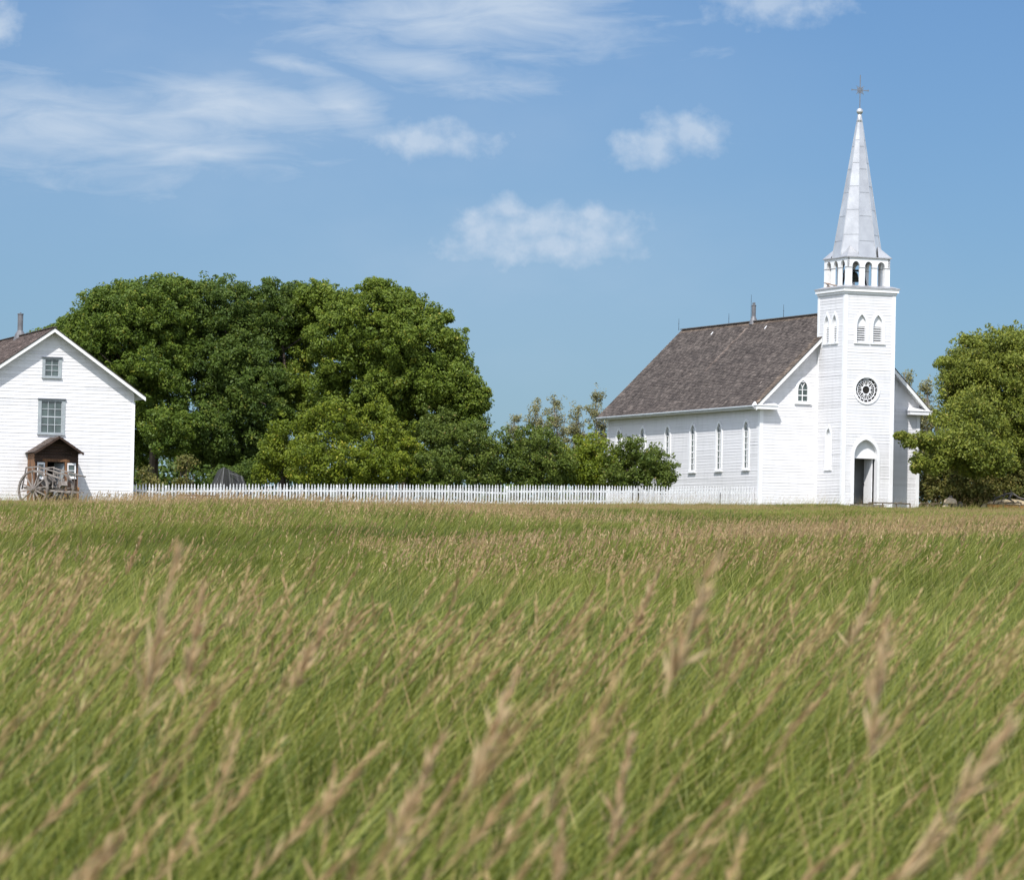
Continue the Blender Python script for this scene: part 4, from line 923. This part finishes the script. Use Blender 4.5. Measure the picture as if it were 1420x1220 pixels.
# far tree mass beyond everything, closes the view between trunks
def mass(name, label, X0, X1, Y, h, m):
    n = int((X1 - X0) * h * 3.2); cx_ = rng.uniform(X0, X1, n); cy = Y + rng.uniform(-2, 2, n); u = rng.random(n) ** 1.5
    top = h * (.75 + .25 * np.sin(cx_ * .5) * np.sin(cx_ * .17 + 1)); cz = tz(cx_, cy) + u * top
    Q, T = leaves_at(np.stack([cx_, cy, cz], 1), rng.uniform(.5, 1.1, n), 60, .26, .35 + rng.normal(0, .1, n))
    o = np_mesh(name, Q, 4, T, M[m]); tag(o, label, 'thicket', kind='stuff'); return o
mass('thicket', 'dark thicket closing the view behind the maples and shrubs', -24, -1.0, 268, 6.0, 'leafA2')
mass('thicket', 'low dark thicket closing the view behind the shrubs near the church', -2.0, 9.5, 262, 2.6, 'leafA2')
mass('thicket', 'dark thicket behind the tree at the right edge', 20.6, 44, 268, 7.5, 'leafU')

# ------------------------------------------------------------------ GROUND
xs = np.unique(np.concatenate([np.linspace(-1500, -60, 14), np.arange(-60, 60.1, 1.5), np.linspace(60, 1500, 14)]))
ys = np.unique(np.concatenate([np.linspace(-200, -4, 8), np.arange(-4, 300, 1.5), np.linspace(300, 4000, 24)]))
XX, YY = np.meshgrid(xs, ys); ZZ = tz(XX, YY); nx, ny = len(xs), len(ys)
me = bpy.data.meshes.new('ground'); vs = np.stack([XX, YY, ZZ], -1).reshape(-1, 3)
fs = [(j * nx + i, j * nx + i + 1, (j + 1) * nx + i + 1, (j + 1) * nx + i) for j in range(ny - 1) for i in range(nx - 1)]
me.from_pydata(vs.tolist(), [], fs); me.polygons.foreach_set('use_smooth', [True] * len(fs)); me.update()
gm = mat('meadow_soil', (.055, .075, .018), (.11, .10, .045), rough=1, scale=.6, spec=.05, bump=.6, bscale=9)
me.materials.append(gm); go = bpy.data.objects.new('ground', me); COL.objects.link(go); go['kind'] = 'structure'

# ------------------------------------------------------------------ GRASS
def grass_mat():
    m = bpy.data.materials.new('meadow_grass'); m.use_nodes = True; nt = m.node_tree; N = nt.nodes; L = nt.links
    b = N['Principled BSDF']; b.inputs['Roughness'].default_value = .5; b.inputs['Specular IOR Level'].default_value = .3
    a = N.new('ShaderNodeAttribute'); a.attribute_name = 'tone'; sp = N.new('ShaderNodeSeparateColor'); L.new(a.outputs['Color'], sp.inputs[0])
    ge = N.new('ShaderNodeNewGeometry'); n = N.new('ShaderNodeTexNoise'); n.inputs['Scale'].default_value = .22; n.inputs['Detail'].default_value = 4
    L.new(ge.outputs['Position'], n.inputs['Vector'])
    mr = N.new('ShaderNodeMapRange'); mr.inputs['From Min'].default_value = .3; mr.inputs['From Max'].default_value = .7; mr.inputs['To Min'].default_value = -.12; mr.inputs['To Max'].default_value = .08
    L.new(n.outputs['Fac'], mr.inputs['Value'])
    ad = N.new('ShaderNodeMath'); L.new(sp.outputs[0], ad.inputs[0]); L.new(mr.outputs[0], ad.inputs[1])
    cr = N.new('ShaderNodeValToRGB'); e = cr.color_ramp.elements
    pts = [(0, (.026, .045, .008)), (.22, (.086, .115, .014)), (.42, (.178, .198, .028)), (.60, (.33, .325, .08)), (.70, (.33, .26, .10)), (.84, (.375, .24, .125)), (1, (.50, .375, .21))]
    e[0].position = 0; e[0].color = (*pts[0][1], 1); e[1].position = 1; e[1].color = (*pts[-1][1], 1)
    for p, c in pts[1:-1]: q = e.new(p); q.color = (*c, 1)
    L.new(ad.outputs[0], cr.inputs[0]); L.new(cr.outputs[0], b.inputs['Base Color'])
    tr = N.new('ShaderNodeBsdfTranslucent'); L.new(cr.outputs[0], tr.inputs['Color']); mx = N.new('ShaderNodeMixShader'); mx.inputs[0].default_value = .35
    L.new(b.outputs[0], mx.inputs[1]); L.new(tr.outputs[0], mx.inputs[2]); L.new(mx.outputs[0], N['Material Output'].inputs['Surface'])
    return m
M['grass'] = grass_mat()
def strip(base, h, lean, w, face, segs=3, curl=0.):
    """returns (segs,4,3) quads"""
    t = np.linspace(0, 1, segs + 1)[:, None]; up = np.array([0, 0, 1.])
    c = base + up * h * (t - .18 * curl * t ** 2) + lean * h * (t ** 1.8)
    ww = w * (1 - t ** 1.6 * .92) / 2; f = face[None] * ww
    l, r = c - f, c + f
    return np.stack([l[:-1], r[:-1], r[1:], l[1:]], 1), c[-1], (c[-1] - c[-2]) / np.linalg.norm(c[-1] - c[-2])
def plume(tip, d, L, nb, wq, spread=.35):
    out = []
    for _ in range(nb):
        t = random.random(); o = tip + d * (t - .15) * L; dv = d + np.array([random.gauss(.02, spread), random.gauss(0, spread), random.gauss(0, spread * .7)]) * (1.15 - t * .7); dv /= np.linalg.norm(dv)
        ln = L * random.uniform(.18, .34) * (1.1 - t * .5); s = np.cross(dv, unit(1)[0]); s /= np.linalg.norm(s) + 1e-6; s *= wq * random.uniform(.6, 1.3) / 2
        out.append(np.stack([o, o + dv * ln * .5 + s, o + dv * ln, o + dv * ln * .5 - s]))
    return np.array(out)
def tuft(name, coll, R, nb, hr, w, nplume, pL, pn, pw, segs, ph, dry=.1, base_tone=.3):
    Q, T = [], []
    for i in range(nb):
        r = R * math.sqrt(random.random()); a = random.uniform(0, 6.283); base = np.array([r * math.cos(a), r * math.sin(a), -.03])
        h = random.uniform(*hr); fa = random.uniform(0, math.pi); lean = np.array([random.gauss(.44, .30), random.gauss(0, .20), 0])
        wide = random.random() < .07
        if wide: lean = lean + np.array([random.gauss(0, .5), random.gauss(0, .3), 0]); h *= .8
        q, _, _ = strip(base, h, lean, w * (random.uniform(1.8, 2.8) if wide else random.uniform(.5, 1.4)), np.array([math.cos(fa), math.sin(fa), 0]), segs, random.random())
        tn = min(max(random.gauss(base_tone, .15), .04), .49) if random.random() > dry else random.uniform(.60, .80)
        tn = np.full(len(q), tn) + np.linspace(-.05, .06, len(q)); Q.append(q); T.append(tn)
    for i in range(nplume):
        r = R * math.sqrt(random.random()); a = random.uniform(0, 6.283); base = np.array([r * math.cos(a), r * math.sin(a), -.03])
        h = random.uniform(*ph); fa = random.uniform(0, math.pi); lean = np.array([random.gauss(.40, .17), random.gauss(0, .14), 0])
        q, tip, d = strip(base, h, lean, max(.004, w * .5), np.array([math.cos(fa), math.sin(fa), 0]), segs + 1, 0)
        Q.append(q); T.append(np.full(len(q), random.uniform(.5, .72)))
        d = d + np.array([0, 0, .35]); d /= np.linalg.norm(d)
        p = plume(tip, d, pL * random.uniform(.7, 1.4), pn, pw, .24); Q.append(p); T.append(np.clip(np.random.normal(random.uniform(.76, .92), .05, len(p)), .7, 1))
    Q = np.concatenate(Q); T = np.clip(np.concatenate(T), 0, 1)
    o = np_mesh(name, Q, 4, T, M['grass']); COL.objects.unlink(o); coll.objects.link(o); return o
np.random.seed(3)
def make_coll(nm): return bpy.data.collections.new(nm)
LOD = {}
def lod(nm, specs):
    c = make_coll(nm)
    for i, s in enumerate(specs): tuft('%s_tuft_%02d' % (nm, i), c, **s)
    LOD[nm] = c
# order: first half green rich, second half plume rich
near = [dict(R=.30, nb=60, hr=(.24, .60), w=.0115, nplume=p, pL=.17, pn=40, pw=.0048, segs=4, ph=(.42, .68), dry=.05, base_tone=b) for p, b in ((0, .24), (0, .34), (0, .15), (0, .38), (0, .33), (1, .34))]
mid = [dict(R=.45, nb=110, hr=(.16, .44), w=.0125, nplume=p, pL=.16, pn=10, pw=.010, segs=3, ph=(.34, .58), dry=.05, base_tone=b) for p, b in ((0, .24), (0, .34), (0, .15), (0, .38), (1, .31), (3, .35))]
farr = [dict(R=.65, nb=150, hr=(.10, .27), w=.015, nplume=p, pL=.11, pn=5, pw=.018, segs=2, ph=(.24, .42), dry=.07, base_tone=b) for p, b in ((0, .28), (0, .34), (0, .24), (1, .36), (4, .38), (7, .39))]
lod('near_meadow', near); lod('mid_meadow', mid); lod('far_meadow', farr)
lod('fringe', [dict(R=.6, nb=4, hr=(.15, .35), w=.014, nplume=p, pL=.085, pn=5, pw=.014, segs=2, ph=(.30, .66), dry=.5, base_tone=.4) for p in (3, 4, 5, 6, 7, 8)])
def vnoise(X, Y, s, seed=0):
    r = np.random.default_rng(seed); g = r.random((64, 64)); x = X * s; y = Y * s; xi = np.floor(x).astype(int); yi = np.floor(y).astype(int); fx = x - xi; fy = y - yi; fx = fx * fx * (3 - 2 * fx); fy = fy * fy * (3 - 2 * fy)
    G = lambda a, b: g[a % 64, b % 64]
    return (G(xi, yi) * (1 - fx) + G(xi + 1, yi) * fx) * (1 - fy) + (G(xi, yi + 1) * (1 - fx) + G(xi + 1, yi + 1) * fx) * fy
def yline(X):   # where the buildings and the fence begin
    return np.interp(X, [-40, -27, -17.6, -17.5, -8, 1, 9.5, 12.6, 13.2, 16.9, 17.0, 20.6, 21, 22, 60], [207, 207.2, 210.5, 212.5, 220.5, 228, 235, 238, 237.5, 239.5, 233.2, 234, 237, 237.2, 237.4])
def scatter(nm, Y0, Y1, dens, margin, scl=(.82, 1.12), label='meadow grass'):
    wmax = .118 * Y1 + margin; area = 2 * wmax * (Y1 - Y0); n = int(area * dens)
    X = rng.uniform(-wmax, wmax, n); Y = rng.uniform(Y0, Y1, n); kp = (np.abs(X) < .118 * Y + margin) & (Y < yline(X)) & ((Y > yline(X) - 9) if nm == 'fringe' else True); X, Y = X[kp], Y[kp]; n = len(X)
    f = .42 * vnoise(X, Y * .45, .14, 1) + .36 * vnoise(X, Y * .6, .42, 2) + .22 * vnoise(X, Y, 1.3, 3)
    band = np.interp(Y, [0, 20, 40, 70, 95, 125, 150, 170, 200, 240], [-.03, .0, .03, .06, .02, -.12, -.02, .02, .02, .05])
    v = f + band + rng.normal(0, .05, n)
    idx = np.digitize(v, [.36, .44, .51, .58, .64])       # 0..5
    idx = np.array([2, 0, 1, 3, 4, 5])[idx]; flip = rng.random(n); idx = np.where(flip < .12, 3, np.where(flip < .20, 2, idx)); idx = np.where((idx == 5) & (rng.random(n) < .22), 4, idx)
    rot = np.stack([rng.normal(0, .09, n), rng.normal(0, .07, n) + .18 * (vnoise(X, Y, .6, 7) - .4), rng.normal(0, .65, n) + 1.1 * (vnoise(X, Y, .35, 17) - .5)], 1)
    s = rng.uniform(*scl, n)
    s *= np.interp(yline(X) - Y, [0, 20, 60, 110], [.50, .75, 1.0, 1.1]) if nm != 'fringe' else 1.0
    hmod = .75 + .5 * vnoise(X, Y, .25, 9); s = s * (.82 + .18 * hmod / .98)
    me = bpy.data.meshes.new(nm); me.vertices.add(n); me.vertices.foreach_set('co', np.stack([X, Y, tz(X, Y)], 1).astype(np.float32).ravel())
    for an, ty, arr in (('idx', 'INT', idx.astype(np.int32)), ('scl', 'FLOAT', s.astype(np.float32))):
        at_ = me.attributes.new(an, ty, 'POINT'); at_.data.foreach_set('value', arr)
    at_ = me.attributes.new('rot', 'FLOAT_VECTOR', 'POINT'); at_.data.foreach_set('vector', rot.astype(np.float32).ravel()); me.update()
    o = bpy.data.objects.new('grass', me); COL.objects.link(o)
    ng = bpy.data.node_groups.new(nm + '_scatter', 'GeometryNodeTree'); ng.interface.new_socket('Geometry', in_out='INPUT', socket_type='NodeSocketGeometry'); ng.interface.new_socket('Geometry', in_out='OUTPUT', socket_type='NodeSocketGeometry')
    N = ng.nodes; L = ng.links; gi = N.new('NodeGroupInput'); go_ = N.new('NodeGroupOutput'); ip = N.new('GeometryNodeInstanceOnPoints'); ci = N.new('GeometryNodeCollectionInfo')
    ci.inputs['Collection'].default_value = LOD[nm]; ci.inputs['Separate Children'].default_value = True; ci.inputs['Reset Children'].default_value = True
    def na(t, n_): q = N.new('GeometryNodeInputNamedAttribute'); q.data_type = t; q.inputs['Name'].default_value = n_; return q.outputs['Attribute']
    mp_ = N.new('GeometryNodeMeshToPoints'); L.new(gi.outputs[0], mp_.inputs['Mesh'])
    L.new(mp_.outputs[0], ip.inputs['Points']); L.new(ci.outputs[0], ip.inputs['Instance']); ip.inputs['Pick Instance'].default_value = True
    L.new(na('INT', 'idx'), ip.inputs['Instance Index']); L.new(na('FLOAT_VECTOR', 'rot'), ip.inputs['Rotation']); L.new(na('FLOAT', 'scl'), ip.inputs['Scale'])
    L.new(ip.outputs[0], go_.inputs[0]); md = o.modifiers.new('scatter', 'NODES'); md.node_group = ng
    tag(o, label, 'grass', kind='stuff'); return o
scatter('near_meadow', 5.5, 46, 24, 1.6, label='tall wind blown meadow grass filling the foreground')
scatter('mid_meadow', 45, 112, 11, 3, label='green and tan meadow grass in the middle of the field')
scatter('far_meadow', 110, 248, 5.5, 5, scl=(.85, 1.2), label='fine dry topped meadow grass in front of the buildings')

def fringe():
    pass
scatter('fringe', 196, 248, 2.0, 5, label='sparse dry seed stalks along the foot of the fence and walls')
# tall seed heads standing well above the meadow, near the camera
def seedhead(px, py_top, Y, L, lean, label, n=78, wq=.008, sc=1.0):
    tip = at(px, py_top, Y); lx = lean; h0 = None
    bx = tip[0] - lx; g = gz(bx, Y); H = tip[2] - g - L * 1.0
    root = empty('grass_stalk', (bx, Y, g), 0, label, 'grass stalk', 'tall seed heads near the camera')
    t = np.linspace(0, 1, 9); dt = lx - L * .5
    pts = [Vector((dt * a ** 1.8, 0, H * a)) for a in t]
    mb = MB(); mb.tube(pts, list(np.linspace(.0032, .0018, 9)), 5, tone=.62); mb.build('stalk', M['grass'], root)
    d = np.array(pts[-1] - pts[-2]); d /= np.linalg.norm(d); d = d + np.array([.18, 0, 0]); d /= np.linalg.norm(d)
    q = plume(np.array(pts[-1]), d, L, n, wq, .34); T = np.clip(np.random.normal(.94, .06, len(q)), .74, 1)
    np_mesh('seed_head', q, 4, T, M['grass'], root)
SH = [(318, 742, 8.5, .30, .16, 'blurred tan seed head at left, upper one of a close pair'), (335, 800, 9.5, .22, .10, 'blurred tan seed head at left, lower one of a close pair'),
      (1038, 738, 8.0, .26, .22, 'tall blurred seed head whose tip reaches highest toward the church'), (748, 905, 7.6, .20, .20, 'blurred reddish tan seed head leaning in the lower middle'),
      (1306, 838, 7.8, .24, .10, 'blurred upright seed head at the right below the straw heap'), (1398, 940, 6.4, .26, .35, 'big blurred seed head sweeping in from the right edge'),
      (838, 1110, 6.6, .14, .04, 'short upright seed head near the bottom middle'), (1235, 790, 13, .20, .20, 'tan seed head right of the tallest blurred one, below the church'),
      (470, 830, 11, .2, .25, 'tan seed head in the left half leaning right'), (925, 1010, 8.6, .2, .10, 'tan seed head in the lower half right of the middle'),
      (1395, 1120, 5.6, .16, .22, 'bright tan seed head in the bottom right corner'), (205, 738, 26, .22, .2, 'slim seed head at left standing against the green band'),
      (930, 775, 14, .2, .2, 'seed head just left of the tallest blurred one'), (160, 1110, 6.2, .2, .3, 'blurred seed head in the bottom left corner'), (640, 990, 7.4, .2, .2, 'blurred seed head left of the lower middle one')]
for s in SH: seedhead(*s)

# wild flowers
def flower(px, py, Y, n, m, label, name, spread=.12, sz=.02, grp=None):
    p = at(px, py, Y); g = gz(p[0], p[1]); h = p[2] - g
    root = empty(name, (p[0], p[1], g), 0, label, 'flower', grp); r = random.Random(int(px)); mb = MB(); fl = MB()
    for i in range(n):
        e = Vector((r.uniform(-spread, spread), r.uniform(-spread, spread), h - r.uniform(0, spread * 1.4))); mb.tube([Vector((0, 0, -.05)), Vector((e.x * .3, e.y * .3, e.z * .6)), e], [.004, .003, .002], 4, tone=.35)
        for j in range(9):
            a = j * 2 * math.pi / 9; q = Vector((math.cos(a), math.sin(a), .9)).normalized() * sz; s = Vector((-math.sin(a), math.cos(a), 0)) * sz * .3
            fl.add([e, e + q * .6 + s, e + q, e + q * .6 - s], [(0, 1, 2, 3)])
        fl.sphere(e, sz * .35, 6)
    mb.build('stem', M['grass'], root); fl.build('blossom', m, root)
def yv(py):  # depth whose grass top shows at this picture height
    return 7900 / max(py - 672, 12)
flower(456, 698, 190, 9, M['purple'], 'purple thistle clump sticking up in front of the left part of the fence', 'thistle', .34, .10)
flower(1066, 749, 95, 7, M['purple'], 'greyish purple thistle clump in the field left of the church door', 'thistle', .22, .055)
flower(476, 748, 92, 5, M['purple'], 'dull purple thistle in the green strip below the first thistle clump', 'thistle', .2, .045)
YG = 'yellow wildflowers in the right part of the field'
for i, (x, y, l) in enumerate(((1188, 753, 'highest yellow wildflower of the group below the church'), (1196, 768, 'yellow wildflower in the middle of the group below the church'), (1204, 795, 'lowest yellow wildflower of the group below the church'), (1386, 763, 'yellow wildflower spike near the right edge of the field'), (1408, 786, 'yellow wildflower lower down at the right edge of the field'), (1225, 790, 'yellow wildflower right of the lowest one of its group'))):
    flower(x, y, yv(y) * .90, 12, M['yellow'], l, 'wildflower', .16, .045, YG)
flower(473, 976, 24, 2, M['whitepetal'], 'single pale white blossom low in the left foreground', 'wildflower', .02, .018)

# ------------------------------------------------------------------ SKY, SUN, CAMERA
n_ = Vector((math.sin(CAZ), -math.cos(CAZ), 0)); u_ = Vector((math.cos(CAZ), math.sin(CAZ), 0)); dl = R_(37.5); EL = R_(50)
sd = (n_ * math.cos(dl) - u_ * math.sin(dl)) * math.cos(EL) + Vector((0, 0, math.sin(EL)))
sl = bpy.data.lights.new('sun', 'SUN'); sl.energy = 4.9; sl.angle = R_(.5); sl.color = (1, .965, .91)
so = bpy.data.objects.new('sun', sl); COL.objects.link(so); so.rotation_euler = sd.to_track_quat('Z', 'Y').to_euler(); so.location = (0, 0, 60)
w = bpy.data.worlds.new('World'); scene.world = w; w.use_nodes = True; nt = w.node_tree; N = nt.nodes; L = nt.links
bg = N['Background']; bg.inputs['Strength'].default_value = .15
sky = N.new('ShaderNodeTexSky'); sky.sky_type = 'NISHITA'; sky.sun_disc = False; sky.sun_elevation = EL; sky.sun_rotation = math.atan2(sd.x, sd.y)
sky.altitude = 500; sky.air_density = 1.0; sky.dust_density = .6; sky.ozone_density = 1.6
tc = N.new('ShaderNodeTexCoord'); sx = N.new('ShaderNodeSeparateXYZ'); L.new(tc.outputs['Generated'], sx.inputs[0])
def math_(op, a, b=None, c=None, clamp=False):
    q = N.new('ShaderNodeMath'); q.operation = op; q.use_clamp = clamp
    for i, v in enumerate((a, b, c)):
        if v is None: continue
        if isinstance(v, (int, float)): q.inputs[i].default_value = v
        else: L.new(v, q.inputs[i])
    return q.outputs[0]
yy = math_('MAXIMUM', sx.outputs['Y'], .05); U = math_('DIVIDE', sx.outputs['X'], yy); V = math_('DIVIDE', sx.outputs['Z'], yy)
def combine(su, sv, off=0):
    c = N.new('ShaderNodeCombineXYZ'); L.new(math_('MULTIPLY', U, su), c.inputs[0]); L.new(math_('MULTIPLY', V, sv), c.inputs[1]); c.inputs[2].default_value = off; return c.outputs[0]
def noise(vec, sc, det=6, rough=.55, dist=0.):
    q = N.new('ShaderNodeTexNoise'); q.inputs['Scale'].default_value = sc; q.inputs['Detail'].default_value = det; q.inputs['Roughness'].default_value = rough; q.inputs['Distortion'].default_value = dist; L.new(vec, q.inputs['Vector']); return q.outputs['Fac']
def ell(px, py, rx, ry, rot=0.):
    d = at(px, py, 1.0); a = math_('SUBTRACT', U, float(d[0])); b = math_('SUBTRACT', V, float(d[2]))
    c, s = math.cos(rot), math.sin(rot)
    a2 = math_('ADD', math_('MULTIPLY', a, c), math_('MULTIPLY', b, s)); b2 = math_('SUBTRACT', math_('MULTIPLY', b, c), math_('MULTIPLY', a, s))
    e = math_('ADD', math_('POWER', math_('ABSOLUTE', math_('DIVIDE', a2, rx / FPX)), 2.0), math_('POWER', math_('ABSOLUTE', math_('DIVIDE', b2, ry / FPX)), 2.0))
    return math_('SUBTRACT', 1.0, math_('SQRT', e))          # 1 at centre, 0 at rim, negative outside
def mx_(l):
    r = l[0]
    for q in l[1:]: r = math_('MAXIMUM', r, q)
    return r
cir = mx_([ell(90, 178, 380, 92, R_(-3)), ell(330, 145, 260, 48, R_(-6)), ell(480, 150, 90, 50, R_(-25)), ell(640, 30, 330, 70, R_(-2)), ell(600, 95, 190, 40, R_(-8)), ell(700, 10, 200, 50), ell(250, 215, 170, 26, R_(5)), ell(420, 92, 90, 16, R_(-10))])
n1 = noise(combine(16, 62, 1.3), 3.2, 8, .60, .6); n1b = noise(combine(9, 20, 4.1), 2.2, 4, .5)
den1 = math_('MULTIPLY', math_('SUBTRACT', math_('ADD', math_('MULTIPLY', cir, .46), math_('ADD', math_('MULTIPLY', n1, .78), math_('MULTIPLY', n1b, .40))), .64), 2.1, clamp=True)
cum = mx_([ell(600, 195, 100, 34), ell(545, 190, 45, 24), ell(950, 185, 74, 42), ell(900, 205, 70, 36, R_(10)), ell(945, 168, 30, 22), ell(705, 325, 98, 46), ell(705, 290, 34, 26), ell(815, 322, 88, 40), ell(818, 296, 26, 22), ell(760, 310, 60, 34), ell(750, 338, 165, 34), ell(665, 320, 50, 34), ell(860, 330, 40, 26), ell(1075, 2, 120, 42), ell(700, 0, 130, 40), ell(-10, 32, 52, 42)])
n2 = noise(combine(60, 66, 7.7), 2.6, 8, .58); 
den2 = math_('MULTIPLY', math_('SUBTRACT', math_('ADD', math_('MULTIPLY', cum, .75), math_('MULTIPLY', math_('SUBTRACT', n2, .5), 1.3)), .04), 1.7, clamp=True)
n3 = noise(combine(22, 40, 2.2), 1.6, 5, .5); veil = math_('MULTIPLY', math_('SUBTRACT', n3, .42), .8, clamp=True)
den2 = math_('MULTIPLY', den2, math_('ADD', .30, math_('MULTIPLY', n2, .60)))
den1 = math_('MULTIPLY', den1, .74)
leftv = math_('MULTIPLY', mx_([ell(350, 150, 900, 380), ell(650, 380, 700, 260)]), .42, clamp=True)
den = math_('MAXIMUM', den1, den2); den = math_('ADD', den, math_('MULTIPLY', veil, leftv)); den = math_('ADD', den, math_('MULTIPLY', leftv, .45)); den = math_('MINIMUM', den, .9)
tint = N.new('ShaderNodeMix'); tint.data_type = 'RGBA'; tint.blend_type = 'MULTIPLY'; tint.inputs['Factor'].default_value = 1; tint.inputs['B'].default_value = (.272, .375, .525, 1)
L.new(sky.outputs[0], tint.inputs['A'])
mxc = N.new('ShaderNodeMix'); mxc.data_type = 'RGBA'; L.new(den, mxc.inputs['Factor']); L.new(tint.outputs['Result'], mxc.inputs['A']); mxc.inputs['B'].default_value = (3.5, 4.15, 5.0, 1)
# the rest of the sky dome (above and behind the viewer) gets unseen bright cloud, added to lift the ambient fill
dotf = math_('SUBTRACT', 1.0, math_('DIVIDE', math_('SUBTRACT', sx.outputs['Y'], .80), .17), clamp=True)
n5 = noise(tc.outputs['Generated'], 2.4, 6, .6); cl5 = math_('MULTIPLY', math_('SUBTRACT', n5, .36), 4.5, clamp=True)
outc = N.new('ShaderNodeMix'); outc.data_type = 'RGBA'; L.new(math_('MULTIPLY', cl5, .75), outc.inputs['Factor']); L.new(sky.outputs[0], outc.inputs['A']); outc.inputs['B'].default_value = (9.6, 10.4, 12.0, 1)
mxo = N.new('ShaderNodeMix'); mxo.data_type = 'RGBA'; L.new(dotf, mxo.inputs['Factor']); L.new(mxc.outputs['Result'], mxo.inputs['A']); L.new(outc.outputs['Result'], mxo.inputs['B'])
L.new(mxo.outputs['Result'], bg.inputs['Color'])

cam = bpy.data.cameras.new('camera'); co = bpy.data.objects.new('camera', cam); COL.objects.link(co)
Rm = Matrix(((_R[0], _U[0], -_F[0]), (_R[1], _U[1], -_F[1]), (_R[2], _U[2], -_F[2])))
co.matrix_world = Rm.to_4x4(); cam.sensor_width = 36; cam.lens = FPX / 1420 * 36; cam.clip_end = 8000; cam.clip_start = .3
cam.dof.use_dof = True; cam.dof.focus_distance = 125; cam.dof.aperture_fstop = 13
scene.camera = co
scene.view_settings.view_transform = 'Standard'; scene.view_settings.look = 'None'; scene.view_settings.exposure = 0.12; scene.view_settings.gamma = 1
scene.render.film_transparent = False
scene.cycles.max_bounces = 6; scene.cycles.diffuse_bounces = 3; scene.cycles.transmission_bounces = 3
